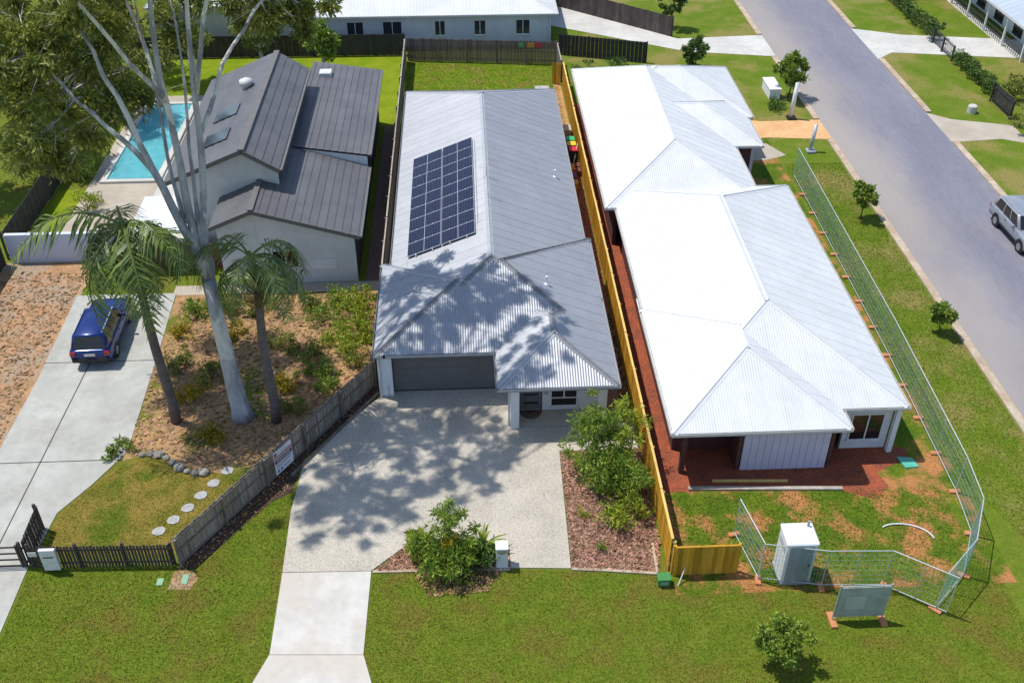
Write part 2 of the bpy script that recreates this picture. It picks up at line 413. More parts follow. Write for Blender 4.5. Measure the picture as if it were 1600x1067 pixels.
class MB:
    def __init__(s):
        s.v = []
        s.f = []

    def _add(s, vs, fs):
        o = len(s.v)
        s.v += [tuple(x) for x in vs]
        s.f += [tuple(i + o for i in f) for f in fs]
        return s

    def box(s, x0, x1, y0, y1, z0, z1):
        return s._add([(x0, y0, z0), (x1, y0, z0), (x1, y1, z0), (x0, y1, z0), (x0, y0, z1), (x1, y0, z1), (x1, y1, z1), (x0, y1, z1)],
                      [(0, 3, 2, 1), (4, 5, 6, 7), (0, 1, 5, 4), (1, 2, 6, 5), (2, 3, 7, 6), (3, 0, 4, 7)])

    def beam(s, p, q, w, h, up=(0, 0, 1)):
        p, q = Vector(p), Vector(q)
        d = (q - p).normalized()
        side = d.cross(Vector(up))
        if side.length < 1e-5:
            side = d.cross(Vector((0, 1, 0)))
        side.normalize()
        u = side.cross(d).normalized()
        a, c = side * w / 2, u * h / 2
        return s._add([p - a - c, p + a - c, p + a + c, p - a + c, q - a - c, q + a - c, q + a + c, q - a + c],
                      [(0, 1, 2, 3), (7, 6, 5, 4), (0, 4, 5, 1), (1, 5, 6, 2), (2, 6, 7, 3), (3, 7, 4, 0)])

    def tube(s, pts, r, n=8, cap=True):
        pts = [Vector(p) for p in pts]
        if not isinstance(r, (list, tuple)):
            r = [r] * len(pts)
        vs, fs = [], []
        d0 = (pts[1] - pts[0]).normalized()
        ref = Vector((1, 0, 0)) if abs(d0.x) < 0.9 else Vector((0, 1, 0))
        u = d0.cross(ref).normalized()
        for i, p in enumerate(pts):
            d = (pts[min(i + 1, len(pts) - 1)] - pts[max(i - 1, 0)]).normalized()
            u = (u - d * u.dot(d)).normalized()
            w = d.cross(u)
            for k in range(n):
                a = 2 * pi * k / n
                vs.append(p + (u * cos(a) + w * sin(a)) * r[i])
        for i in range(len(pts) - 1):
            for k in range(n):
                k2 = (k + 1) % n
                fs.append((i * n + k, i * n + k2, (i + 1) * n + k2, (i + 1) * n + k))
        if cap:
            fs.append(tuple(range(n - 1, -1, -1)))
            fs.append(tuple((len(pts) - 1) * n + k for k in range(n)))
        return s._add(vs, fs)

    def poly(s, pts):
        return s._add(pts, [tuple(range(len(pts)))])

    def prism(s, xy, z0, z1):
        n = len(xy)
        a = sum(xy[i][0] * xy[(i + 1) % n][1] - xy[(i + 1) % n][0] * xy[i][1] for i in range(n))
        if a < 0:
            xy = xy[::-1]
        vs = [(x, y, z0) for x, y in xy] + [(x, y, z1) for x, y in xy]
        fs = [tuple(range(n - 1, -1, -1)), tuple(range(n, 2 * n))]
        for i in range(n):
            j = (i + 1) % n
            fs.append((i, j, n + j, n + i))
        return s._add(vs, fs)

    def lathe(s, prof, n=12, c=(0, 0)):
        vs, fs = [], []
        for r, z in prof:
            for k in range(n):
                a = 2 * pi * k / n
                vs.append((c[0] + r * cos(a), c[1] + r * sin(a), z))
        for i in range(len(prof) - 1):
            for k in range(n):
                k2 = (k + 1) % n
                fs.append((i * n + k, i * n + k2, (i + 1) * n + k2, (i + 1) * n + k))
        fs.append(tuple(range(n - 1, -1, -1)))
        fs.append(tuple((len(prof) - 1) * n + k for k in range(n)))
        return s._add(vs, fs)

    def mesh(s, name, bevel=0.0, smooth=False):
        me = bpy.data.meshes.new(name)
        me.from_pydata(s.v, [], s.f)
        if bevel > 0:
            bm = bmesh.new()
            bm.from_mesh(me)
            bmesh.ops.bevel(bm, geom=bm.edges[:], offset=bevel, segments=1, affect='EDGES', clamp_overlap=True)
            bm.to_mesh(me)
            bm.free()
        if smooth:
            me.polygons.foreach_set('use_smooth', [True] * len(me.polygons))
        me.update()
        return me

    def build(s, name, m, parent=None, bevel=0.0, smooth=False, mtx=None):
        return link(name, s.mesh(name, bevel, smooth), m, parent, mtx)


def link(name, me, m, parent=None, mtx=None):
    if m and not me.materials:
        me.materials.append(MATS[m])
    o = bpy.data.objects.new(name, me)
    COL.objects.link(o)
    if parent is not None:
        o.parent = parent
        if parent.type == 'EMPTY':
            o.matrix_parent_inverse = Matrix.Translation(-parent.location)
    if mtx is not None:
        o.matrix_basis = mtx
    return o


def tag(o, label, cat, group=None):
    o['label'] = label
    o['category'] = cat
    if group:
        o['group'] = group
    return o


def thing(name, label, cat, loc=(0, 0, 0), group=None):
    o = bpy.data.objects.new(name, None)
    COL.objects.link(o)
    o.location = loc
    o.empty_display_size = 0.3
    return tag(o, label, cat, group)


def struct(name, mb, m):
    o = mb.build(name, m)
    o['kind'] = 'structure'
    return o


def dup(root, loc, rz=0.0, label=None, scale=None):
    r = root.copy()
    COL.objects.link(r)
    r.location = loc
    r.rotation_euler = (0, 0, rz)
    if scale:
        r.scale = (scale,) * 3
    if label:
        r['label'] = label

    def rec(a, b):
        for ch in list(a.children):
            c = ch.copy()
            COL.objects.link(c)
            c.parent = b
            rec(ch, c)
    rec(root, r)
    return r


def fast_mesh(name, verts, faces):
    """verts (n,3), faces (m,k) arrays"""
    me = bpy.data.meshes.new(name)
    k = faces.shape[1]
    me.vertices.add(len(verts))
    me.vertices.foreach_set('co', np.ascontiguousarray(verts, dtype=np.float32).ravel())
    me.loops.add(faces.size)
    me.loops.foreach_set('vertex_index', np.ascontiguousarray(faces, dtype=np.int32).ravel())
    me.polygons.add(len(faces))
    me.polygons.foreach_set('loop_start', np.arange(0, faces.size, k, dtype=np.int32))
    me.polygons.foreach_set('loop_total', np.full(len(faces), k, dtype=np.int32))
    me.update(calc_edges=True)
    me.validate()
    return me


def leaf_points(C, R, n, shell=0.55, squash=0.8):
    C = np.asarray(C, float)
    R = np.asarray(R, float)
    idx = np.repeat(np.arange(len(C)), n)
    d = rng.normal(size=(len(idx), 3))
    d /= np.linalg.norm(d, axis=1)[:, None]
    rad = R[idx] * (shell + (1 - shell) * rng.random(len(idx))) * (0.35 + 0.65 * np.sqrt(rng.random(len(idx))))
    d[:, 2] *= squash
    return C[idx] + d * rad[:, None], d


def leaves_mesh(name, P, D, Ln, W, droop=0.5, jitter=0.8, fold=0.25):
    """rhombic leaves, one quad pair (4 verts, folded) each"""
    n = len(P)
    ax = D * 0.7 + rng.normal(size=(n, 3)) * jitter
    ax[:, 2] -= droop
    ax /= np.linalg.norm(ax, axis=1)[:, None]
    rv = rng.normal(size=(n, 3))
    rv[:, 2] *= 0.5
    sd = np.cross(ax, rv)
    sd /= np.linalg.norm(sd, axis=1)[:, None] + 1e-9
    nm = np.cross(ax, sd)
    l = (Ln * (0.7 + 0.6 * rng.random(n)))[:, None]
    w = (W * (0.7 + 0.6 * rng.random(n)))[:, None]
    v = np.empty((n, 4, 3))
    v[:, 0] = P
    v[:, 1] = P + ax * l * 0.45 + sd * w * 0.5 + nm * w * fold
    v[:, 2] = P + ax * l
    v[:, 3] = P + ax * l * 0.45 - sd * w * 0.5 + nm * w * fold
    f = np.arange(n * 4).reshape(n, 4)
    tri = np.concatenate([f[:, [0, 1, 2]], f[:, [0, 2, 3]]])
    return fast_mesh(name, v.reshape(-1, 3), tri)


def grass(name, inside, bbox, dens, m, h=0.07):
    x0, x1, y0, y1 = bbox
    n = int((x1 - x0) * (y1 - y0) * dens)
    p = np.c_[rng.uniform(x0, x1, n), rng.uniform(y0, y1, n)]
    p = p[inside(p)]
    n = len(p)
    a = rng.uniform(0, 2 * pi, n)
    hh = h * (0.5 + rng.random(n))
    w = 0.016 + 0.02 * rng.random(n)
    tilt = rng.uniform(0.2, 1.1, n) * hh
    v = np.zeros((n, 3, 3))
    v[:, 0, 0] = p[:, 0] - np.cos(a) * w
    v[:, 0, 1] = p[:, 1] - np.sin(a) * w
    v[:, 1, 0] = p[:, 0] + np.cos(a) * w
    v[:, 1, 1] = p[:, 1] + np.sin(a) * w
    a2 = rng.uniform(0, 2 * pi, n)
    v[:, 2, 0] = p[:, 0] + np.cos(a2) * tilt
    v[:, 2, 1] = p[:, 1] + np.sin(a2) * tilt
    v[:, :2, 2] = 0.0
    v[:, 2, 2] = hh
    me = fast_mesh(name, v.reshape(-1, 3), np.arange(n * 3).reshape(n, 3))
    o = link(name, me, m)
    o['kind'] = 'stuff'
    return o


def in_poly(p, poly):
    x, y = p[:, 0], p[:, 1]
    r = np.zeros(len(p), bool)
    n = len(poly)
    for i in range(n):
        x1, y1 = poly[i]
        x2, y2 = poly[(i + 1) % n]
        c = ((y1 > y) != (y2 > y)) & (x < (x2 - x1) * (y - y1) / (y2 - y1 + 1e-12) + x1)
        r ^= c
    return r


def chips(name, poly, n, m, size=(0.10, 0.035), z=0.02, parent=None, label=None):
    xs = [q[0] for q in poly]
    ys = [q[1] for q in poly]
    p = np.c_[rng.uniform(min(xs), max(xs), n), rng.uniform(min(ys), max(ys), n)]
    p = p[in_poly(p, poly)]
    n = len(p)
    a = rng.uniform(0, 2 * pi, n)
    l = size[0] * (0.4 + 0.8 * rng.random(n)) / 2
    w = size[1] * (0.5 + 0.8 * rng.random(n)) / 2
    t1, t2 = rng.normal(0, 0.018, n), rng.normal(0, 0.018, n)
    ca, sa = np.cos(a), np.sin(a)
    zz = z + rng.uniform(0.005, 0.05, n)
    v = np.empty((n, 4, 3))
    for k, (sx, sy) in enumerate(((-1, -1), (1, -1), (1, 1), (-1, 1))):
        v[:, k, 0] = p[:, 0] + ca * l * sx - sa * w * sy
        v[:, k, 1] = p[:, 1] + sa * l * sx + ca * w * sy
        v[:, k, 2] = zz + sx * t1 + sy * t2
    me = fast_mesh(name, v.reshape(-1, 3), np.arange(n * 4).reshape(n, 4))
    o = link(name, me, m, parent)
    o['kind'] = 'stuff'
    return o


# ---------------------------------------------------------------- roofs: union of equal-pitch hips, laid in corrugated sheets
def clip(poly, a, b, c):
    """keep a*x+b*y+c >= 0"""
    out = []
    n = len(poly)
    for i in range(n):
        p, q = poly[i], poly[(i + 1) % n]
        dp = a * p[0] + b * p[1] + c
        dq = a * q[0] + b * q[1] + c
        if dp >= 0:
            out.append(p)
        if (dp >= 0) != (dq >= 0):
            t = dp / (dp - dq)
            out.append((p[0] + (q[0] - p[0]) * t, p[1] + (q[1] - p[1]) * t))
    return out


def parea(p):
    return abs(sum(p[i][0] * p[(i + 1) % len(p)][1] - p[(i + 1) % len(p)][0] * p[i][1] for i in range(len(p)))) / 2


def hip_planes(r, t, e):
    x0, x1, y0, y1 = r[:4]
    skip = r[4] if len(r) > 4 else ''
    d = {'L': (t, 0, e - x0 * t), 'R': (-t, 0, e + x1 * t), 'F': (0, t, e - y0 * t), 'B': (0, -t, e + y1 * t)}
    return {k: v for k, v in d.items() if k not in skip}


def roof_pieces(rects, t, e):
    """-> list of (rect index, side, plane, [convex pieces])"""
    PL = [hip_planes(r, t, e) for r in rects]
    res = []
    for i, r in enumerate(rects):
        x0, x1, y0, y1 = r[:4]
        for k, pl in PL[i].items():
            poly = [(x0, y0), (x1, y0), (x1, y1), (x0, y1)]
            for k2, p2 in PL[i].items():
                if k2 != k:
                    poly = clip(poly, p2[0] - pl[0], p2[1] - pl[1], p2[2] - pl[2])
            pieces = [poly] if len(poly) > 2 else []
            for j, rj in enumerate(rects):
                if j == i:
                    continue
                eps = 1e-4 if j < i else -1e-4
                hs = [(1, 0, -rj[0]), (-1, 0, rj[1]), (0, 1, -rj[2]), (0, -1, rj[3])]
                hs += [(p2[0] - pl[0], p2[1] - pl[1], p2[2] - pl[2] + eps) for p2 in PL[j].values()]
                new = []
                for pc in pieces:
                    rem = pc
                    for h in hs:
                        if len(rem) < 3:
                            break
                        o = clip(rem, -h[0], -h[1], -h[2])
                        if len(o) > 2 and parea(o) > 1e-3:
                            new.append(o)
                        rem = clip(rem, *h)
                pieces = new
            pieces = [p for p in pieces if len(p) > 2 and parea(p) > 1e-3]
            if pieces:
                res.append((i, k, pl, pieces))
    return res


def roof_height(rects, t, e):
    PL = [list(hip_planes(r, t, e).values()) for r in rects]

    def h(x, y):
        z = -9
        for r, ps in zip(rects, PL):
            if r[0] - 1e-6 <= x <= r[1] + 1e-6 and r[2] - 1e-6 <= y <= r[3] + 1e-6:
                z = max(z, min(p[0] * x + p[1] * y + p[2] for p in ps))
        return z
    return h


def sheet_mesh(name, pl, pieces, axis, s0, s1, period, amp, lap, spp=6):
    """part of a roof plane between eave coordinates s0 and s1; axis 0: s = x, 1: s = y"""
    mb = MB()
    for pc in pieces:
        ss = [p[axis] for p in pc]
        a, b = max(min(ss), s0), min(max(ss), s1)
        if b - a < 1e-4:
            continue
        k0 = math.ceil(a / (period / spp) + 1e-6)
        S = [a]
        s = k0 * period / spp
        while s < b - 1e-5:
            S.append(s)
            s += period / spp
        S += [b]
        S += [x for x in ss if a + 1e-5 < x < b - 1e-5]
        S = sorted(set(S))
        prev = None
        for s in S:
            lo, hi = 1e9, -1e9
            n = len(pc)
            for i in range(n):
                p, q = pc[i], pc[(i + 1) % n]
                if abs(p[axis] - q[axis]) < 1e-9:
                    if abs(p[axis] - s) < 1e-6:
                        for w in (p, q):
                            lo, hi = min(lo, w[1 - axis]), max(hi, w[1 - axis])
                    continue
                u = (s - p[axis]) / (q[axis] - p[axis])
                if -1e-6 <= u <= 1 + 1e-6:
                    o = p[1 - axis] + (q[1 - axis] - p[1 - axis]) * u
                    lo, hi = min(lo, o), max(hi, o)
            if hi < lo:
                prev = None
                continue
            dz = amp * cos(2 * pi * s / period) + lap * (1 - (s - s0) / (s1 - s0))
            vs = []
            for o in (lo, hi):
                xy = (s, o) if axis == 0 else (o, s)
                vs.append((xy[0], xy[1], pl[0] * xy[0] + pl[1] * xy[1] + pl[2] + dz))
            base = len(mb.v)
            mb.v += vs
            if prev is not None:
                mb.f.append((prev, base, base + 1, prev + 1))
            prev = base
    if not mb.f:
        return None
    me = mb.mesh(name, smooth=True)
    bm = bmesh.new()
    bm.from_mesh(me)
    for f in bm.faces:
        if f.normal.z < 0:
            f.normal_flip()
    bm.to_mesh(me)
    bm.free()
    return me


def outline(rects):
    """outer edges of the union: list of (p, q, outward normal)"""
    segs = []
    for i, r in enumerate(rects):
        x0, x1, y0, y1 = r[:4]
        for (p, q, n) in (((x0, y0), (x1, y0), (0, -1)), ((x1, y0), (x1, y1), (1, 0)), ((x1, y1), (x0, y1), (0, 1)), ((x0, y1), (x0, y0), (-1, 0))):
            cuts = {0.0, 1.0}
            ax = 0 if p[1] == q[1] else 1
            for rj in rects:
                for c in (rj[0], rj[1]) if ax == 0 else (rj[2], rj[3]):
                    t = (c - p[ax]) / (q[ax] - p[ax])
                    if 0 < t < 1:
                        cuts.add(t)
            cs = sorted(cuts)
            run = None
            for a, b in zip(cs, cs[1:]):
                m = ((p[0] + (q[0] - p[0]) * (a + b) / 2) + n[0] * 0.02, (p[1] + (q[1] - p[1]) * (a + b) / 2) + n[1] * 0.02)
                ins = any(k != i and rj[0] - 1e-6 < m[0] < rj[1] + 1e-6 and rj[2] - 1e-6 < m[1] < rj[3] + 1e-6 for k, rj in enumerate(rects))
                dupe = any(k < i and (abs((rj[2] if n[1] < 0 else rj[3]) - p[1]) < 1e-6 if ax == 0 else abs((rj[0] if n[0] < 0 else rj[1]) - p[0]) < 1e-6)
                           and (rj[0] < m[0] < rj[1] if ax == 0 else rj[2] < m[1] < rj[3]) for k, rj in enumerate(rects))
                if ins or dupe:
                    run = None
                    continue
                P = (p[0] + (q[0] - p[0]) * a, p[1] + (q[1] - p[1]) * a)
                Q = (p[0] + (q[0] - p[0]) * b, p[1] + (q[1] - p[1]) * b)
                if run is not None:
                    segs[-1] = (segs[-1][0], Q, n)
                else:
                    segs.append((P, Q, n))
                run = True
    return segs


def build_roof(house, rects, pitch, e, m, mcap, mgut, sheet=0.76, period=0.116, amp=0.011, lap=0.008, caps=True, gut_h=0.13, gut_skip=''):
    t = tan(radians(pitch))
    res = roof_pieces(rects, t, e)
    # lining under the sheets: the roof part itself
    lin = MB()
    for k, r in enumerate(rects):
        z = e - 0.10 - 0.006 * k
        lin.box(r[0] + 0.02, r[1] - 0.02, r[2] + 0.02, r[3] - 0.02, z - 0.012, z)
    roof = lin.build('roof', 'soffit', house)
    for (i, side, pl, pieces) in res:
        axis = 1 if side in 'LR' else 0
        lo = min(p[axis] for pc in pieces for p in pc)
        hi = max(p[axis] for pc in pieces for p in pc)
        k = math.floor(lo / sheet)
        while k * sheet < hi - 1e-4:
            me = sheet_mesh('roof_sheet', pl, pieces, axis, k * sheet, (k + 1) * sheet, period, amp, lap)
            if me:
                link('roof_sheet', me, m, roof)
            k += 1
    H = roof_height(rects, t, e)
    if caps:
        for a in range(len(res)):
            for b in range(a + 1, len(res)):
                pa, pb = res[a][2], res[b][2]
                A, B, Cc = pa[0] - pb[0], pa[1] - pb[1], pa[2] - pb[2]
                nn = hypot(A, B)
                if nn < 1e-6:
                    continue
                A, B, Cc = A / nn, B / nn, Cc / nn
                px, py = -A * Cc, -B * Cc
                cx, cy = (rects[0][0] + rects[0][1]) / 2, (rects[0][2] + rects[0][3]) / 2
                dx, dy = -B, A
                t0 = (cx - px) * dx + (cy - py) * dy
                run = None
                step = 0.05
                segs = []
                kk = -900
                while kk <= 900:
                    tt = t0 + kk * step
                    x, y = px + dx * tt, py + dy * tt
                    z = pa[0] * x + pa[1] * y + pa[2]
                    h = H(x, y)
                    ok = abs(h - z) < 1e-3 and h > e - 0.01
                    if ok:
                        # convex: the roof falls away on both sides
                        h1, h2 = H(x + A * 0.06, y + B * 0.06), H(x - A * 0.06, y - B * 0.06)
                        ok = (h1 + h2) / 2 < z - 0.004 and h1 > 0 and h2 > 0
                    if ok:
                        if run is None:
                            run = [(x, y, z), (x, y, z)]
                        run[1] = (x, y, z)
                    elif run is not None:
                        segs.append(run)
                        run = None
                    kk += 1
                for sg in segs:
                    p, q = Vector(sg[0]), Vector(sg[1])
                    if (q - p).length < 0.35:
                        continue
                    up = (Vector((-pa[0], -pa[1], 1)).normalized() + Vector((-pb[0], -pb[1], 1)).normalized()).normalized()
                    off = up * (amp + lap + 0.012)
                    mb = MB()
                    d = (q - p).normalized()
                    p, q = p - d * 0.09, q + d * 0.09
                    for sgn, pn in ((1, pa), (-1, pb)):
                        # one folded wing lying along each plane
                        nrm = Vector((-pn[0], -pn[1], 1)).normalized()
                        w = d.cross(nrm).normalized()
                        mid = (p + q) / 2
                        if abs(H(mid.x + w.x * 0.06, mid.y + w.y * 0.06) - (pn[0] * (mid.x + w.x * 0.06) + pn[1] * (mid.y + w.y * 0.06) + pn[2])) > 1e-3:
                            w = -w
                        o = len(mb.v)
                        mb.v += [tuple(p + off), tuple(q + off), tuple(q + off * 0.4 + w * 0.17), tuple(p + off * 0.4 + w * 0.17)]
                        mb.f.append((o, o + 1, o + 2, o + 3))
                    mb.tube([p + off * 1.25, q + off * 1.25], 0.028, 6)
                    mb.build('ridge_cap', mcap, roof)
    for (p, q, n) in outline(rects):
        if {(0, -1): 'F', (0, 1): 'B', (1, 0): 'R', (-1, 0): 'L'}[n] in gut_skip:
            continue
        d = Vector((q[0] - p[0], q[1] - p[1], 0)).normalized()
        a = Vector((p[0] + n[0] * 0.055, p[1] + n[1] * 0.055, e - 0.055)) - d * 0.05
        b = Vector((q[0] + n[0] * 0.055, q[1] + n[1] * 0.055, e - 0.055)) + d * 0.05
        g = MB()
        w, hgt = 0.11, gut_h
        # open box gutter: floor, back, front lip
        off = Vector((n[0], n[1], 0))
        g.beam(a - Vector((0, 0, hgt / 2)), b - Vector((0, 0, hgt / 2)), w, 0.012)
        g.beam(a - off * (w / 2 - 0.006), b - off * (w / 2 - 0.006), 0.012, hgt)
        g.beam(a + off * (w / 2 - 0.006), b + off * (w / 2 - 0.006), 0.012, hgt + 0.012)
        g.build('gutter', mgut, roof)
    return roof, H


def walls(house, rects, inset, e, m, th=0.2, skip=None):
    rs = [(r[0] + inset, r[1] - inset, r[2] + inset, r[3] - inset) for r in rects]
    out = []
    for (p, q, n) in outline(rs):
        if skip and skip(p, q, n):
            continue
        x0, x1 = sorted((p[0], q[0]))
        y0, y1 = sorted((p[1], q[1]))
        if n[0]:
            x0, x1 = (x0 - th, x0) if n[0] > 0 else (x0, x0 + th)
            y0 += 0.003
            y1 -= 0.003
        else:
            y0, y1 = (y0 - th, y0) if n[1] > 0 else (y0, y0 + th)
        out.append(MB().box(x0, x1, y0, y1, -0.02, e - 0.13).build('wall', m, house))
    return out


def window(house, x0, x1, z0, z1, y, n=-1, mull=(), trans=(), mf='frame_white', mg='glass', axis='x', sill=True):
    """a framed window on a wall face at y (or at x if axis == 'y'), facing n"""
    def bx(mb, a0, a1, d0, d1, c0, c1):
        d0, d1 = sorted((y + n * d0, y + n * d1))
        if axis == 'x':
            mb.box(a0, a1, d0, d1, c0, c1)
        else:
            mb.box(d0, d1, a0, a1, c0, c1)
    fr = MB()
    w = 0.06
    bx(fr, x0, x1, 0.004, 0.05, z0, z0 + w)
    bx(fr, x0, x1, 0.004, 0.05, z1 - w, z1)
    bx(fr, x0, x0 + w, 0.004, 0.05, z0 + w, z1 - w)
    bx(fr, x1 - w, x1, 0.004, 0.05, z0 + w, z1 - w)
    for q in mull:
        bx(fr, q - w / 2, q + w / 2, 0.004, 0.048, (trans[0] + w / 2) if trans else z0 + w, z1 - w)
    for q in trans:
        bx(fr, x0 + w, x1 - w, 0.004, 0.046, q - w / 2, q + w / 2)
    wi = fr.build('window', mf, house)
    pn = MB()
    bx(pn, x0 + 0.03, x1 - 0.03, 0.006, 0.02, z0 + 0.03, z1 - 0.03)
    pn.build('pane', mg, wi)
    if sill:
        sl = MB()
        bx(sl, x0 - 0.04, x1 + 0.04, 0.002, 0.09, z0 - 0.07, z0 - 0.004)
        sl.build('sill', mf, wi)
    return wi


# ================================================================ THE SETTING
def sheet(name, pts, z, m, thick=0.0):
    mb = MB()
    if thick:
        mb.prism(pts, z - thick, z)
    else:
        mb.poly([(x, y, z) for x, y in (pts if sum(pts[i][0] * pts[(i + 1) % len(pts)][1] - pts[(i + 1) % len(pts)][0] * pts[i][1] for i in range(len(pts))) > 0 else pts[::-1])])
    return struct(name, mb, m)


def R4(x0, x1, y0, y1):
    return [(x0, y0), (x1, y0), (x1, y1), (x0, y1)]


sheet('ground', R4(-400, 400, -200, 600), 0.0, 'lawn')
sheet('verge_lawn', [(20.6, 30.5), (22.4, 26.5), (24.55, 21.5), (24.55, 120), (20.6, 120)], 0.004, 'lawn_verge')
sheet('verge_lawn', R4(33.45, 38.3, 15, 120), 0.004, 'lawn_verge')
sheet('front_yard_lawn', R4(38.9, 60, 60, 120), 0.004, 'lawn_verge')
sheet('back_lawn', R4(-4.6, 7.25, 66.0, 79.2), 0.004, 'lawn_back')
sheet('neighbour_back_lawn', R4(-26, -4.75, 67.0, 80.2), 0.004, 'lawn_vivid')
sheet('rear_yard_lawn', R4(7.6, 24.5, 70.5, 120), 0.006, 'lawn_verge')
sheet('building_site', R4(7.4, 20.55, 25.0, 70.4), 0.004, 'site_soil')
sheet('red_soil', R4(7.9, 9.3, 30.4, 70.0), 0.008, 'red_soil')
sheet('fence_shade_strip', R4(7.42, 7.9, 30.4, 70.0), 0.008, 'dark_soil')  # shadow of the pine fence, laid on the red soil as a dark strip
sheet('red_soil', [(9.3, 30.5), (11, 30.3), (13.5, 30.6), (15.2, 30.2), (16.6, 29.6), (17.4, 30.3), (17.2, 31.2), (18.9, 32.0), (18.9, 33.2), (9.3, 33.2)], 0.008, 'red_soil')
sheet('orange_soil', [(18.2, 33), (19.6, 32.2), (20.0, 36), (19.7, 43), (19.9, 50), (18.6, 50), (18.7, 40)], 0.010, 'site_soil')
# road with kerbs
sheet('road', R4(25.0, 33.0, -40, 140), 0.012, 'asphalt')
for a, b in ((-40, 63.4), (66.6, 78.6), (83.4, 140)):
    struct('kerb', MB().box(24.58, 25.0, a, b, 0.0, 0.11), 'kerb')
for a, b in ((-40, 62.6), (67.4, 77.6), (84.6, 140)):
    struct('kerb', MB().box(33.0, 33.42, a, b, 0.0, 0.11), 'kerb')
sheet('dirt_driveway', [(18.2, 63.7), (20.7, 63.9), (25.0, 63.4), (25.0, 66.6), (20.8, 66.5), (18.6, 67.2)], 0.016, 'dirt_drive')
sheet('rear_driveway', [(8.0, 86.2), (18.0, 80.0), (25.0, 78.6), (25.0, 83.4), (17.8, 82.9), (8.6, 91.4), (2.0, 95), (2.0, 90.0)], 0.016, 'concrete_pale')
sheet('far_driveway', [(33.0, 77.6), (34.6, 79.0), (45.0, 77.2), (60, 72.0), (60, 77.4), (45.2, 81.5), (36.8, 82.9), (33.0, 84.6)], 0.016, 'concrete_pale')
sheet('far_driveway', [(33.0, 62.6), (36.6, 62.9), (38.3, 62.0), (38.3, 65.0), (34.4, 66.2), (33.0, 67.4)], 0.016, 'concrete_tan')
sheet('far_path', R4(44.0, 44.9, 77.5, 100), 0.012, 'concrete_pale')
sheet('concrete_pad', [(19.6, 60.5), (21.2, 61.2), (20.3, 63.0), (18.4, 62.4), (18.4, 60.6)], 0.012, 'concrete_tan')

# our driveway, crossover and path
DRIVE = [(-7.6, 26.8), (-4.18, 26.72), (-2.88, 27.95), (-1.9, 28.05), (1.22, 27.6), (1.22, 26.62), (3.55, 26.48), (3.66, 33.12), (7.15, 33.15), (7.15, 34.9), (5.9, 34.9), (5.9, 34.75), (1.7, 34.75), (1.7, 37.9), (-3.8, 37.9), (-3.8, 37.25), (-4.42, 37.22), (-5.5, 35.93), (-7.48, 33.05), (-7.68, 30.0)]
sheet('driveway', DRIVE, 0.045, 'aggregate', 0.09)
sheet('crossover', [(-7.56, 23.03), (-4.22, 22.87), (-4.18, 26.70), (-7.6, 26.775)], 0.04, 'concrete', 0.09)
sheet('crossover', [(-9.2, 18.2), (-2.6, 18.0), (-3.86, 21.7), (-4.21, 22.85), (-7.57, 23.01), (-7.99, 21.9)], 0.04, 'concrete', 0.09)
sheet('expansion_joint', [(-7.62, 26.772), (-4.17, 26.697), (-4.17, 26.725), (-7.62, 26.80)], 0.036, 'joint')
# beds
BEDR = [(3.6, 26.42), (6.85, 26.08), (7.2, 27.5), (7.25, 33.1), (3.70, 33.1)]
BEDC = [(-4.1, 26.66), (-2.88, 27.88), (-1.9, 27.98), (1.18, 27.53), (1.18, 26.56)]
BEDL = [(-11.75, 27.15), (-11.0, 27.15), (-9.6, 29.2), (-8.6, 30.6), (-7.75, 31.2), (-7.55, 33.1), (-5.55, 36.0), (-4.5, 37.25), (-4.45, 38.5), (-4.62, 38.5)]
sheet('mulch_bed', BEDR, 0.03, 'mulch_base', 0.05)
sheet('mulch_bed', BEDC, 0.03, 'mulch_base', 0.05)
sheet('soil_bed', BEDL, 0.012, 'dark_soil')
sheet('side_yard', R4(-4.6, -3.6, 38.4, 66.5), 0.012, 'dark_soil')
sheet('side_path', R4(5.6, 6.75, 35.0, 66.0), 0.03, 'path_brown', 0.05)
sheet('side_strip', R4(6.76, 7.24, 43.5, 66.0), 0.016, 'red_soil')
sheet('side_strip', R4(6.76, 7.24, 33.2, 43.4), 0.016, 'dark_soil')
sheet('bare_patch', [(5.9, 66.1), (7.2, 66.1), (7.2, 73.5), (6.7, 74.2), (6.3, 70.0)], 0.010, 'orange_soil')
chips('mulch_chips', BEDR, 9000, 'mulch_chip', (0.12, 0.045))
chips('mulch_chips', BEDC, 3500, 'mulch_chip', (0.12, 0.045))
chips('mulch_chips', BEDL, 5500, 'leaf_litter', (0.08, 0.04), 0.0)
chips('mulch_chips', [(-1.9, 25.35), (0.3, 25.5), (0.9, 26.5), (-2.6, 26.6)], 1300, 'leaf_litter', (0.10, 0.04), 0.0)
chips('gravel', R4(6.76, 7.24, 34, 58), 2600, 'mulch_chip', (0.06, 0.05), 0.0)
# concrete garden edge along the front
ep = [(-4.12, 26.66), (-2.0, 26.63), (0.55, 26.58), (1.2, 26.56)]
eq = [(3.58, 26.44), (5.0, 26.30), (6.85, 26.06)]
for pts in (ep, eq):
    mb = MB()
    for a, b in zip(pts, pts[1:]):
        mb.beam((a[0], a[1], 0.02), (b[0], b[1], 0.02), 0.12, 0.09)
    struct('garden_edge', mb, 'kerb')
struct('garden_edge', MB().beam((6.86, 26.1, 0.03), (6.90, 27.6, 0.03), 0.10, 0.09), 'kerb')
tag(MB().beam((-4.5, 37.5, 0.07), (-7.9, 32.1, 0.07), 0.09, 0.16).build('timber_edging', 'edging'), 'weathered timber edging board beside the driveway mulch strip', 'edging')

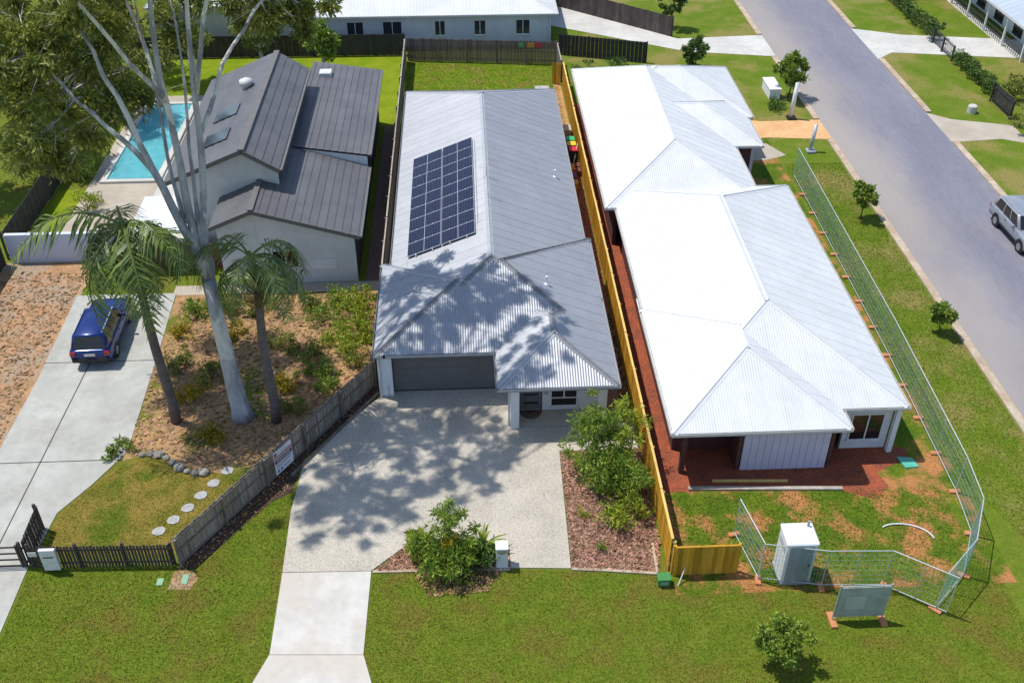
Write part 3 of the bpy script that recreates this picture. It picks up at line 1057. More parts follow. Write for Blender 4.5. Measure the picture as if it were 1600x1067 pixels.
# left neighbour's ground
sheet('dry_garden', R4(-26.0, -20.9, 28.5, 50.0), 0.008, 'dry_mulch')
sheet('garden_ground', [(-15.4, 33.4), (-14.2, 33.9), (-11.8, 32.6), (-9.2, 32.2), (-4.85, 38.9), (-4.75, 46.2), (-15.8, 46.4)], 0.008, 'garden_soil')
sheet('front_lawn_dry', [(-17.2, 28.0), (-11.4, 28.0), (-8.9, 32.2), (-11.8, 32.6), (-14.2, 33.9), (-15.3, 33.3), (-16.4, 31.8), (-17.25, 30.4)], 0.006, 'lawn_dry')
DL = [(-21.0, 18.0), (-17.0, 18.0), (-17.5, 24.4), (-17.5, 27.6), (-17.27, 30.4), (-16.3, 32.0), (-15.32, 34.0), (-15.58, 40.8), (-15.85, 46.5), (-21.1, 46.5), (-20.9, 39.5), (-21.0, 33.0)]
sheet('neighbour_driveway', DL, 0.03, 'concrete_old', 0.06)
for a, b in (((-19.3, 18.2), (-18.6, 46.4)), ((-21.0, 33.5), (-15.4, 33.5)), ((-21.0, 40.6), (-15.6, 40.6))):
    mb = MB().beam((*a, 0.031), (*b, 0.031), 0.05, 0.004)
    struct('drive_joint', mb, 'joint')
sheet('side_walk', R4(-16.0, -4.75, 46.3, 47.2), 0.014, 'concrete_tan')
sheet('side_walk', R4(-5.75, -4.75, 47.2, 67.0), 0.014, 'path_brown')
sheet('yard_lawn', R4(-25.7, -19.5, 50.3, 58.5), 0.006, 'lawn_vivid')
sheet('pool_paving', R4(-24.0, -14.2, 50.4, 73.0), 0.010, 'concrete_tan')
sheet('patio', R4(-19.6, -14.2, 52.0, 61.0), 0.014, 'concrete_pale')

# ================================================================ OUR HOUSE
PITCH = 21.5
EAVE = 2.7
RA = (-4.03, 6.02, 36.95, 66.5)
RC = (-4.48, 3.0, 36.95, 44.5)
RB = (1.03, 6.28, 34.3, 41.0)
RD = (-3.38, 6.28, 36.95, 46.6)
house = thing('house', 'single-storey house with pale grey corrugated hip roof and solar array', 'house', (1, 37, 0))
roof, HR = build_roof(house, [RA, RC, RB, RD], PITCH, EAVE, 'roof_grey', 'roof_cap', 'gutter_grey')
T = tan(radians(PITCH))


def wallbox(x0, x1, y0, y1, z0=-0.02, z1=2.55, m='wall_white', bev=0.0):
    return MB().box(x0, x1, y0, y1, z0, z1).build('wall', m, house, bev)


wallbox(-4.42, -4.22, 37.55, 44.1)
wallbox(-4.42, -3.77, 37.28, 37.54)
wallbox(-4.21, -3.64, 43.9, 44.1)
wallbox(-3.63, -3.43, 44.11, 66.1)
wallbox(-3.42, 5.62, 65.9, 66.1)
wallbox(5.42, 5.62, 46.3, 65.89)
wallbox(5.63, 5.88, 46.2, 46.29)
wallbox(5.68, 5.88, 36.16, 46.19)
wallbox(3.1, 5.90, 35.92, 36.15)
wallbox(1.62, 1.80, 35.07, 37.9)
wallbox(1.12, 1.61, 37.5, 37.7)
wallbox(1.81, 2.005, 36.1, 36.3)
wallbox(-3.76, 1.11, 37.5, 37.7, 2.22, 2.55)
porch = MB().box(1.805, 5.86, 34.78, 36.3, -0.05, 0.06).build('porch_slab', 'aggregate', house)
MB().box(1.6, 1.98, 34.68, 35.06, 0.0, 2.55).build('column', 'wall_white', house, 0.01)
MB().box(5.5, 5.88, 34.68, 35.06, 0.0, 2.55).build('column', 'wall_white', house, 0.01)
# garage door: five horizontal ribbed panels
gd = MB().box(-3.77, 1.12, 37.70, 37.72, 0.04, 2.24).build('garage_door', 'garage', house)
for k in range(5):
    mb = MB()
    z0 = 0.05 + k * 0.44
    for j in range(4):
        mb.box(-3.75, 1.10, 37.655, 37.695, z0 + j * 0.108, z0 + j * 0.108 + 0.096)
    mb.build('door_panel', 'garage', gd)
MB().box(-3.77, 1.12, 37.60, 37.66, 0.03, 0.06).build('door_seal', 'black', gd)
# front door and slot lights
fd = MB().box(2.06, 3.09, 36.02, 36.09, 0.06, 2.15).build('front_door', 'door_grey', house)
for z in (0.42, 0.90, 1.38, 1.86):
    MB().box(2.24, 2.92, 36.005, 36.018, z - 0.045, z + 0.045).build('slot_light', 'glass', fd)
MB().tube([(2.98, 35.98, 0.85), (2.98, 35.98, 1.35)], 0.02).build('handle', 'steel', fd)
fr = MB()
fr.box(2.01, 2.058, 35.98, 36.10, 0.06, 2.2)
fr.box(3.092, 3.098, 35.98, 36.10, 0.06, 2.2)
fr.box(2.01, 3.098, 35.98, 36.10, 2.155, 2.21)
fr.build('door_frame', 'frame_dark', house)
window(house, 3.46, 4.72, 0.28, 2.1, 35.92, -1, mull=(4.09,), trans=(0.78,))
ln = MB().box(3.2, 3.34, 35.84, 35.918, 1.0, 1.22).build('meter_plate', 'gutter_grey', house, 0.01)
wlm = MB().box(3.12, 3.2, 35.78, 35.918, 1.6, 1.85).build('wall_lantern', 'black', house, 0.01)
MB().tube([(1.53, 34.95, 2.45), (1.53, 34.95, 0.05)], 0.045, 8).build('downpipe', 'gutter_white', house)
MB().tube([(-4.33, 37.22, 2.45), (-4.33, 37.22, 0.05)], 0.05, 8).build('downpipe', 'gutter_white', house)
tp = MB().tube([(-3.98, 37.25, 0.05), (-3.98, 37.25, 0.62)], 0.014, 6)
tp.tube([(-3.98, 37.25, 0.62), (-3.98, 37.14, 0.62), (-3.98, 37.12, 0.55)], 0.016, 6)
tp.build('garden_tap', 'steel', house)
for yy in (50.0, 55.5, 60.5):
    window(house, yy, yy + 1.8, 0.9, 2.1, 5.62, 1, mull=(yy + 0.9,), axis='y')
for yy in (47.5, 57.0):
    window(house, yy, yy + 1.2, 1.1, 2.1, -3.63, -1, mull=(yy + 0.6,), axis='y')
# roof penetrations
for (x, y) in ((3.6, 40.75), (5.0, 52.9)):
    z = HR(x, y)
    vp = MB().tube([(x, y, z - 0.05), (x, y, z + 0.42)], 0.045, 10)
    vp.lathe([(0.075, z + 0.40), (0.075, z + 0.46), (0.03, z + 0.50)], 10, (x, y))
    vp.lathe([(0.14, z - 0.05), (0.12, z + 0.05), (0.06, z + 0.10)], 10, (x, y))
    vp.build('vent_pipe', 'frame_white', roof)
# small antenna on the ridge
zr = HR(0.995, 50.2)
an = MB().tube([(0.98, 50.2, zr), (0.98, 50.2, zr + 0.55)], 0.018, 6)
an.tube([(0.6, 50.2, zr + 0.5), (1.35, 50.2, zr + 0.5)], 0.012, 5)
for k in range(5):
    an.tube([(0.65 + k * 0.16, 49.98, zr + 0.5), (0.65 + k * 0.16, 50.42, zr + 0.5)], 0.008, 4)
an.build('antenna', 'steel', roof)
an2 = MB().tube([(0.98, 47.9, HR(0.98, 47.9)), (0.98, 47.9, HR(0.98, 47.9) + 0.2), (1.7, 47.8, HR(1.7, 47.8) + 0.06)], 0.016, 5)
an2.build('conduit', 'steel', roof)

# doormat
mb = MB()
n = 18
mb.prism([(2.56 + 0.52 * cos(a), 35.9 - 0.60 * sin(a)) for a in [pi * k / n for k in range(n + 1)]], 0.062, 0.078)
dm = mb.build('doormat', 'doormat')
tag(dm, 'dark red-brown half-round doormat in front of the grey front door', 'doormat')
for rr in (0.42, 0.28):
    mb = MB()
    mb.tube([(2.56 + rr * cos(a), 35.88 - rr * 1.15 * sin(a), 0.079) for a in [pi * k / n for k in range(n + 1)]], 0.012, 4)
    mb.build('stripe', 'timber_cap', dm)

# solar array: 2 x 9 half-cut panels on the left roof plane
sa = thing('solar_array', 'dark blue solar panel array on the sunlit side of the grey roof', 'solar panels', (-1.4, 50, 3.7))
nz = Vector((-T, 0, 1)).normalized()
ux = Vector((1, 0, T)).normalized()
uy = Vector((0, 1, 0))
PW, PH = 1.845, 1.195
org = Vector((-3.16, 44.50, EAVE + (-3.16 - RA[0]) * T)) + nz * 0.14
fm = MB()
for (a0, a1, b0, b1) in ((0, PW, 0, 0.013), (0, PW, PH - 0.013, PH), (0, 0.013, 0.013, PH - 0.013), (PW - 0.013, PW, 0.013, PH - 0.013)):
    fm.box(a0, a1, b0, b1, -0.035, 0.006)
fm.box(PW / 2 - 0.010, PW / 2 + 0.010, 0.013, PH - 0.013, -0.02, 0.005)
frame_me = fm.mesh('frame')
cell_me = MB().box(0.012, PW - 0.012, 0.012, PH - 0.012, -0.03, 0.0).mesh('solar_panel')
clamp_me = MB().box(-0.03, 0.03, -0.03, 0.03, -0.03, 0.018).mesh('clamp')
for i in range(2):
    for j in range(9):
        o = org + ux * (i * (PW + 0.045)) + uy * (j * (PH + 0.018))
        mtx = Matrix(((ux.x, uy.x, nz.x, o.x), (ux.y, uy.y, nz.y, o.y), (ux.z, uy.z, nz.z, o.z), (0, 0, 0, 1)))
        p = link('solar_panel', cell_me, 'solar_cell', sa, mtx)
        link('frame', frame_me, 'alu', p)
        for a in (PW * 0.25, PW * 0.75):
            link('clamp', clamp_me, 'alu', p, Matrix.Translation((a, -0.009, 0)))
rl = []
for i in range(2):
    for a in (PW * 0.25, PW * 0.75):
        o = org + ux * (i * (PW + 0.045) + a) - nz * 0.07
        MB().beam(o - uy * 0.12, o + uy * (9 * (PH + 0.018) + 0.1), 0.05, 0.06, nz).build('rail', 'alu', sa)
# flashing, conduit of the array
MB().tube([org + ux * (2 * PW + 0.16) - nz * 0.08 + uy * 1.0, org + ux * (2 * PW + 0.16) - nz * 0.08 + uy * 10.6], 0.018, 6).build('conduit', 'alu', sa)



# ================================================================ FENCES
def paling_fence(name, label, p, q, h, pw, m, gap=0.004, th=0.02, post_m='timber_post', post_every=2.6, post_side=1, rails=(0.25, 0.85, 1.4), cap=None,
                 cap_m=None, base=0.03, limit=300, near_first=True, plinth=None, hvar=0.012, posts=True, post_w=0.1, step=0.0, group=None, kind_cat='fence', post_dh=0.02):
    """vertical palings on a line p->q; posts and rails on post_side (+1: left of the direction p->q)"""
    p, q = Vector((*p, 0)), Vector((*q, 0))
    d = (q - p)
    Ln = d.length
    d.normalize()
    nrm = Vector((-d.y, d.x, 0)) * post_side
    root = thing(name, label, kind_cat, tuple(p), group)
    n = int(Ln / (pw + gap))
    pitch = Ln / n
    meshes = []
    for k in range(4):
        mb = MB()
        hh = h - base - hvar * (k - 1.5)
        mb.box(-pw / 2, pw / 2, -th / 2, th / 2, 0, hh)
        meshes.append(mb.mesh('paling'))
    rest = MB()
    ang = atan2(d.y, d.x)
    rot = Matrix.Rotation(ang, 4, 'Z')
    for k in range(n):
        c = p + d * ((k + 0.5) * pitch)
        dz = base + step * (int((k + 0.5) * pitch / post_every) % 2) + random.uniform(-0.004, 0.004)
        c = c + nrm * (random.uniform(-0.003, 0.003) + (0.006 if k % 2 else -0.006))
        if k < limit:
            link('paling', meshes[random.randrange(4)], m, root, Matrix.Translation((c.x, c.y, dz)) @ rot)
        else:
            rest.beam(c + V(0, 0, dz), c + V(0, 0, h), pw, th, d.cross(V(0, 0, 1)))
    if rest.f:
        o = rest.build('palings', m, root)
        o['kind'] = 'stuff'
    for z in rails:
        a = nrm * (th / 2 + 0.032)
        MB().beam(p + a + V(0, 0, z), q + a + V(0, 0, z), 0.04, 0.075).build('rail', post_m, root)
    if posts:
        k = max(1, round(Ln / post_every))
        pm = MB().box(-post_w / 2, post_w / 2, -post_w / 2, post_w / 2, 0, h + post_dh).mesh('post')
        for i in range(k + 1):
            c = p + d * (Ln * i / k) + nrm * (th / 2 + 0.055 + post_w / 2)
            link('post', pm, post_m, root, Matrix.Translation(c) @ rot)
    if plinth:
        a = nrm * (th / 2 + 0.016)
        MB().beam(p + a + V(0, 0, plinth / 2), q + a + V(0, 0, plinth / 2), 0.03, plinth).build('plinth', post_m, root)
    if cap:
        k = max(1, round(Ln / post_every))
        for i in range(k):
            a = p + d * (Ln * i / k + 0.004)
            b = p + d * (Ln * (i + 1) / k - 0.004)
            dz = step * (i % 2)
            MB().beam(a + nrm * 0.02 + V(0, 0, h + 0.02 + dz), b + nrm * 0.02 + V(0, 0, h + 0.02 + dz), cap, 0.03).build('cap', cap_m or post_m, root)
    return root


paling_fence('timber_fence', 'weathered grey paling fence slanting down beside the driveway with a warning sign', (-11.65, 27.35), (-4.75, 38.1), 1.5, 0.098, 'timber_old',
             post_side=-1, rails=(0.12, 0.80, 1.38), plinth=0.14, post_every=2.55, gap=0.012, hvar=0.02)
paling_fence('timber_fence', 'weathered grey boundary fence running along the sunny side of the house to the rear fence', (-4.66, 38.3), (-4.66, 79.0), 1.75, 0.13, 'timber_old',
             post_side=1, rails=(0.3, 1.0, 1.6), cap=0.08, cap_m='timber_cap', step=0.05)
paling_fence('timber_fence', 'dark brown paling fence closing the back lawn, painted slats on it', (-4.5, 79.05), (7.2, 77.75), 1.85, 0.098, 'timber_back',
             post_side=1, rails=(0.3, 1.0, 1.7), hvar=0.02, gap=0.014)
paling_fence('timber_fence', 'short weathered grey fence end at the far corner of the back lawn', (7.22, 77.7), (7.22, 74.1), 1.75, 0.098, 'timber_old',
             post_side=1, rails=(0.3, 1.0, 1.6), cap=0.08, cap_m='timber_cap')
paling_fence('timber_fence', 'long new yellow pine paling fence between the grey-roofed and white-roofed houses', (7.3, 26.2), (7.32, 73.6), 1.78, 0.098, 'pine', gap=0.010,
             post_side=-1, rails=(0.3, 1.0, 1.6), cap=0.10, cap_m='pine_cap', post_m='pine_cap', step=0.035, post_dh=-0.12)
paling_fence('side_gate', 'narrow yellow pine gate across the passage by the back lawn', (6.55, 73.9), (7.18, 73.7), 1.7, 0.098, 'pine',
             post_side=1, rails=(0.3, 1.5), posts=False, post_m='pine_cap', kind_cat='gate')
paling_fence('timber_fence', 'short low pine fence return beside the portable toilet', (7.42, 25.95), (9.9, 25.95), 1.55, 0.14, 'pine',
             post_side=1, rails=(0.25, 0.8, 1.35), cap=0.09, cap_m='pine', post_m='pine')
# coloured slat planters on the rear fence
for (x0, x1, m, c) in ((4.2, 4.66, 'pot_green', 'green'), (4.9, 5.46, 'pot_orange', 'orange'), (5.6, 6.0, 'pot_red', 'red')):
    yb = 79.05 - 1.3 * ((x0 + x1) / 2 + 4.5) / 11.7 - 0.02
    pl = thing('hanging_slats', '%s painted slats hung on the dark rear fence' % c, 'fence decoration', ((x0 + x1) / 2, yb - 0.05, 1.3))
    nn = 5 if x1 - x0 > 0.5 else 4
    for k in range(nn):
        xx = x0 + (x1 - x0) * (k + 0.5) / nn
        MB().box(xx - 0.04, xx + 0.04, yb - 0.075, yb - 0.05, 1.34 + 0.02 * (k % 2), 1.74 - 0.02 * (k % 2)).build('slat', m, pl)
    MB().box(x0, x1, yb - 0.048, yb - 0.02, 1.48, 1.54).build('batten', 'timber_cap', pl)

# warning sign on the slanting fence
sd = Vector((6.9, 10.75, 0)).normalized()
sn = Vector((sd.y, -sd.x, 0))
sp = Vector((-8.62, 31.95, 0)) + sn * 0.19
sg = thing('warning_sign', 'white danger sign with dark band and small print tied to the grey fence', 'sign', (sp.x, sp.y, 0.3))
SM = Matrix(((sd.x, 0, sn.x, sp.x), (sd.y, 0, sn.y, sp.y), (0, 1, 0, 0.33), (0, 0, 0, 1)))
SW, SH = 1.12, 1.22


def on_sign(name, m, x0, x1, y0, y1, z):
    return MB().box(x0, x1, y0, y1, z, z + 0.004).build(name, m, sg, mtx=SM)


on_sign('board', 'sign_white', 0, SW, 0, SH, 0.0)
on_sign('band', 'sign_red', 0.02, SW - 0.02, 0.84, 0.98, 0.0045)
on_sign('band', 'sign_band', 0.03, SW - 0.03, 0.58, 0.80, 0.0045)
on_sign('emblem', 'sign_band', 0.05, 0.16, 1.0, 1.16, 0.0045)
on_sign('emblem', 'sign_blue', 0.18, 0.24, 1.03, 1.15, 0.0045)
pr = MB()
for k, w in enumerate((0.92, 0.98, 0.86, 0.7)):
    pr.box(0.07, 0.07 + w, 0.515 - k * 0.062, 0.535 - k * 0.062, 0.0045, 0.0085)
for k, w in enumerate((0.6, 0.5)):
    pr.box(0.30, 0.30 + w, 1.12 - k * 0.06, 1.135 - k * 0.06, 0.0045, 0.0085)
pr.box(0.5, 0.92, 0.13, 0.145, 0.0045, 0.0085).box(0.5, 0.85, 0.17, 0.185, 0.0045, 0.0085).box(0.5, 0.95, 0.21, 0.225, 0.0045, 0.0085)
pr.build('print', 'sign_ink', sg, mtx=SM)['kind'] = 'stuff'
for cx in (0.16, 0.36):
    mb = MB()
    mb.prism([(cx + 0.075 * cos(2 * pi * k / 16), 0.15 + 0.075 * sin(2 * pi * k / 16)) for k in range(16)], 0.0045, 0.0085)
    mb.build('pictogram', 'sign_blue', sg, mtx=SM)


def text_mesh(txt, size):
    cu = bpy.data.curves.new('txt', 'FONT')
    cu.body = txt
    cu.size = size
    cu.align_x = 'CENTER'
    cu.align_y = 'CENTER'
    to = bpy.data.objects.new('txt', cu)
    COL.objects.link(to)
    dg = bpy.context.evaluated_depsgraph_get()
    me = bpy.data.meshes.new_from_object(to.evaluated_get(dg))
    bpy.data.objects.remove(to)
    return me


link('lettering', text_mesh('DANGER', 0.215), 'sign_white', sg, SM @ Matrix.Translation((SW / 2, 0.69, 0.0095)))

# ================================================================ SMALL THINGS ON OUR LOT
mbx = thing('mailbox', 'white rendered letterbox pillar with metal flap beside the garden bed', 'mailbox', (0.88, 26.8, 0))
MB().box(0.66, 1.11, 26.6, 27.02, 0.0, 1.08).build('pillar', 'wall_white', mbx, 0.008)
MB().box(0.64, 1.13, 26.575, 27.045, 1.082, 1.125).build('cap', 'frame_white', mbx, 0.006)
MB().box(0.70, 1.07, 26.588, 26.598, 0.86, 1.03).build('flap', 'steel', mbx)
MB().box(0.80, 0.97, 26.575, 26.587, 0.86, 0.875).build('slot', 'black', mbx)
MB().box(1.112, 1.14, 26.74, 26.86, 0.62, 0.80).build('lock', 'black', mbx)
MB().box(0.6, 1.17, 26.5, 27.1, 0.0, 0.06).build('footing', 'concrete', mbx)

ub = thing('utility_box', 'small green plastic service box at the foot of the yellow pine fence', 'utility box', (7.0, 25.6, 0))
MB().box(6.78, 7.24, 25.42, 25.74, 0.0, 0.36).build('body', 'green_plastic', ub, 0.02)
MB().box(6.75, 7.27, 25.38, 25.78, 0.36, 0.43).build('lid', 'green_plastic', ub, 0.015)
MB().box(6.86, 7.16, 25.408, 25.418, 0.12, 0.28).build('label_plate', 'pit_lid', ub)
tag(MB().tube([(7.55, 25.45, 0), (7.85, 25.85, 0.55)], 0.022, 6).build('marker_stake', 'pvc'), 'thin white stake leaning beside the small green service box', 'stake')
pit = MB().box(-11.42, -11.17, 26.42, 26.9, 0.0, 0.03).build('pit_lid', 'pit_lid', None, 0.01)
tag(pit, 'pale green rectangular pit lid in the grass by the fence corner', 'pit lid')
pit2 = MB().box(-12.35, -12.1, 26.4, 26.75, 0.0, 0.03).build('pit_lid', 'pit_lid', None, 0.01)
tag(pit2, 'faded green pit lid in the grass in front of the dark picket fence', 'pit lid')
sheet('bare_ring', [(-11.85, 26.2), (-11.0, 26.15), (-10.8, 26.7), (-11.1, 27.1), (-11.8, 27.1)], 0.006, 'dry_mulch')


def bin_(x, y, lidm, col):
    b = thing('wheelie_bin', 'dark wheelie bin with %s lid in the side passage' % col, 'bin', (x, y, 0))
    mb = MB()
    a, c = 0.22, 0.28
    mb._add([(x - a, y - a, 0.05), (x + a, y - a, 0.05), (x + a, y + a, 0.05), (x - a, y + a, 0.05), (x - c, y - c, 0.95), (x + c, y - c, 0.95), (x + c, y + c, 0.95), (x - c, y + c, 0.95)],
            [(0, 3, 2, 1), (4, 5, 6, 7), (0, 1, 5, 4), (1, 2, 6, 5), (2, 3, 7, 6), (3, 0, 4, 7)])
    mb.build('body', 'bin_body', b)
    MB().box(x - c - 0.02, x + c + 0.02, y - c - 0.03, y + c + 0.02, 0.952, 1.03).build('lid', lidm, b, 0.03)
    for s in (-1, 1):
        MB().tube([(x + s * 0.20, y + 0.24, 0.1), (x + s * 0.27, y + 0.24, 0.1)], 0.1, 10).build('wheel', 'tyre', b)
    MB().tube([(x - 0.2, y + c + 0.05, 0.93), (x + 0.2, y + c + 0.05, 0.93)], 0.018, 6).build('handle', 'bin_body', b)


bin_(6.84, 62.35, 'lid_green', 'green')
bin_(6.86, 61.6, 'lid_yellow', 'yellow')
bin_(6.90, 60.8, 'lid_red', 'red')


def tub(x, y, w, d, z0, h, m, label, cat='tub'):
    t = thing('storage_tub', label, cat, (x, y, z0))
    mb = MB()
    th = 0.025
    mb.box(x - w / 2, x + w / 2, y - d / 2, y + d / 2, z0, z0 + th)
    mb.box(x - w / 2, x - w / 2 + th, y - d / 2, y + d / 2, z0 + th, z0 + h)
    mb.box(x + w / 2 - th, x + w / 2, y - d / 2, y + d / 2, z0 + th, z0 + h)
    mb.box(x - w / 2 + th, x + w / 2 - th, y - d / 2, y - d / 2 + th, z0 + th, z0 + h)
    mb.box(x - w / 2 + th, x + w / 2 - th, y + d / 2 - th, y + d / 2, z0 + th, z0 + h)
    mb.build('tub', m, t)
    MB().box(x - w / 2 - 0.02, x + w / 2 + 0.02, y - d / 2 - 0.02, y + d / 2 + 0.02, z0 + h - 0.02, z0 + h + 0.04).build('lid', m, t, 0.012)


tub(6.58, 59.15, 0.5, 0.85, 0.03, 0.5, 'tub_orange', 'orange storage tub in the side passage by the house')
tub(6.62, 58.15, 0.5, 0.75, 0.03, 0.45, 'tub_purple', 'purple storage tub in the side passage by the house')
tub(6.62, 57.2, 0.45, 0.55, 0.03, 0.45, 'tub_yellow', 'mustard yellow storage tub in the side passage by the house')
tub(7.03, 59.75, 0.4, 0.5, 0.03, 0.34, 'tub_brown', 'brown carton leaning on the pine fence, behind its twin', 'carton')
tub(7.03, 59.1, 0.4, 0.5, 0.03, 0.32, 'tub_brown', 'brown carton against the pine fence beside the orange tub', 'carton')
tub(6.85, 65.1, 0.6, 0.9, 0.03, 0.45, 'concrete_tan', 'beige storage box on the passage slab past the bins', 'box')
tag(MB().tube([(6.82, 60.0, 0.1), (7.2, 61.0, 1.3)], 0.03, 6).build('white_pole', 'pvc'), 'white pole leaning on the pine fence in the side passage', 'pole')
tag(MB().box(5.2, 6.3, 72.6, 73.5, 0.0, 0.05).build('paving_slab', 'paver', None, 0.01), 'pale paving slab in the back lawn near the fence corner', 'paver')

# ================================================================ PLANTS
def limb(mb, a, b, r0, r1, bend=0.12, n=5, sides=6):
    a, b = Vector(a), Vector(b)
    L_ = (b - a).length
    w = Vector((random.gauss(0, 1), random.gauss(0, 1), random.gauss(0, 0.5))) * bend * L_
    pts, rs = [], []
    for i in range(n + 1):
        t = i / n
        pts.append(a.lerp(b, t) + w * sin(pi * t) * 0.5)
        rs.append(r0 + (r1 - r0) * t)
    mb.tube(pts, rs, sides)
    return pts


def shrub(name, label, cat, x, y, h, r, m, n=900, Ln=0.16, W=0.05, stems=6, clumps=14, group=None, z0=0.03, droop=0.35, low=0.25, dir_spread=1.0):
    root = thing(name, label, cat, (x, y, 0), group)
    st = MB()
    C, Rr = [], []
    for k in range(clumps):
        a = random.uniform(0, 2 * pi)
        hz = random.uniform(low, 1.0)
        rad = r * math.sqrt(random.random()) * (1.0 - 0.45 * max(0, hz - 0.5)) * dir_spread
        C.append((x + rad * cos(a), y + rad * sin(a), h * hz * 0.92))
        Rr.append(r * random.uniform(0.28, 0.46))
    for k in range(stems):
        c = C[k % clumps]
        limb(st, (x + random.uniform(-0.1, 0.1), y + random.uniform(-0.1, 0.1), 0.0), c, 0.022 + 0.008 * h, 0.008, 0.15)
    st.build('stems', 'bark_brown', root, smooth=True)
    for k in range(len(C)):                              # wispy shoots beyond the body
        if random.random() < 0.45:
            a = random.uniform(0, 2 * pi)
            C.append((C[k][0] + r * 0.45 * cos(a), C[k][1] + r * 0.45 * sin(a), C[k][2] + random.uniform(-0.05, 0.22) * h))
            Rr.append(Rr[k] * 0.4)
    P, D = leaf_points(C, Rr, max(4, int(n * 0.8) // len(C)))
    P[:, 2] = np.maximum(P[:, 2], z0 + 0.05)
    link('foliage', leaves_mesh('foliage', P, D, Ln, W, droop), m, root)
    return root


# centre bed by the letterbox
shrub('garden_shrub', 'bushy bright green shrub with lance leaves beside the white letterbox', 'shrub', -1.15, 27.0, 1.3, 1.25, 'shrub_leaf', 5200, 0.24, 0.06, 10, 34)
shrub('garden_shrub', 'low dense green shrub at the pointed end of the small garden bed', 'shrub', -2.25, 27.3, 0.9, 0.75, 'shrub_lime', 1900, 0.20, 0.055, 5, 16)
shrub('garden_shrub', 'taller feathery green sapling rising above the bed by the driveway', 'shrub', -1.25, 27.7, 2.5, 0.8, 'shrub_leaf', 1300, 0.24, 0.05, 8, 15, low=0.6)
shrub('garden_shrub', 'dark green low shrub next to the letterbox base', 'shrub', 0.1, 27.0, 0.95, 0.7, 'hedge_leaf', 2000, 0.18, 0.06, 5, 16)
yl = shrub('garden_shrub', 'small yellow-leaved shrub inside the green clump by the driveway', 'shrub', -1.15, 26.9, 1.65, 0.3, 'yellow_leaf', 160, 0.16, 0.055, 3, 5, low=0.8)


def strap_plant(label, x, y, n, Ln, m='strap_leaf'):
    root = thing('strap_leaf_plant', label, 'plant', (x, y, 0))
    for k in range(n):
        a = 2 * pi * k / n + random.uniform(-0.3, 0.3)
        el = random.uniform(0.5, 1.25)
        mb = MB()
        L_ = Ln * random.uniform(0.75, 1.15)
        prev = None
        for i in range(6):
            t = i / 5
            rr = L_ * t * cos(el)
            zz = 0.35 + L_ * t * sin(el) - 0.55 * L_ * t * t
            w = 0.05 * (1 - (2 * t - 0.8) ** 2 * 0.7) * (0.35 if i == 5 else 1)
            cx, cy = x + rr * cos(a), y + rr * sin(a)
            px, py = -sin(a) * w, cos(a) * w
            o = len(mb.v)
            mb.v += [(cx - px, cy - py, zz + w * 0.4), (cx, cy, zz), (cx + px, cy + py, zz + w * 0.4)]
            if prev is not None:
                mb.f += [(prev, prev + 1, o + 1, o), (prev + 1, prev + 2, o + 2, o + 1)]
            prev = o
        mb.build('leaf', m, root, smooth=True)
    MB().tube([(x, y, 0.0), (x, y, 0.42)], [0.06, 0.04], 8).build('stem', 'bark_brown', root)


strap_plant('strappy yellow-green plant between the shrub and the letterbox', 0.15, 27.4, 26, 1.45)
# right bed
shrub('garden_tree', 'tall leafy young tree by the porch corner over the mulch bed', 'small tree', 4.9, 32.1, 3.3, 1.15, 'shrub_leaf', 3000, 0.24, 0.055, 10, 24, low=0.40)
shrub('garden_tree', 'slender young tree with loose foliage against the pine fence', 'small tree', 6.35, 32.4, 3.1, 1.1, 'shrub_lime', 1900, 0.24, 0.05, 10, 20, low=0.38)
shrub('garden_shrub', 'dense dark green shrub in the middle of the mulch bed', 'shrub', 5.45, 30.6, 2.2, 1.2, 'shrub_leaf', 4200, 0.22, 0.06, 8, 28)
shrub('garden_shrub', 'bushy bright green shrub leaning on the pine fence', 'shrub', 6.45, 30.0, 2.0, 0.95, 'shrub_leaf', 2600, 0.22, 0.055, 8, 20)
shrub('garden_shrub', 'loose green shrub low in the mulch bed above two tufts', 'shrub', 5.8, 28.75, 1.2, 0.95, 'shrub_lime', 1700, 0.20, 0.05, 8, 16)
shrub('garden_shrub', 'small light green shrub at the bed corner near the path', 'shrub', 4.4, 32.0, 0.8, 0.55, 'shrub_lime', 800, 0.14, 0.045, 5, 11)
shrub('grass_tuft', 'small green tuft alone in the mulch near the driveway edge', 'plant', 4.3, 29.2, 0.32, 0.22, 'shrub_lime', 260, 0.16, 0.02, 3, 5, droop=-0.3)
shrub('grass_tuft', 'small green tuft in the mulch near the front edging', 'plant', 4.75, 27.4, 0.34, 0.24, 'shrub_leaf', 260, 0.16, 0.02, 3, 5, droop=-0.3)

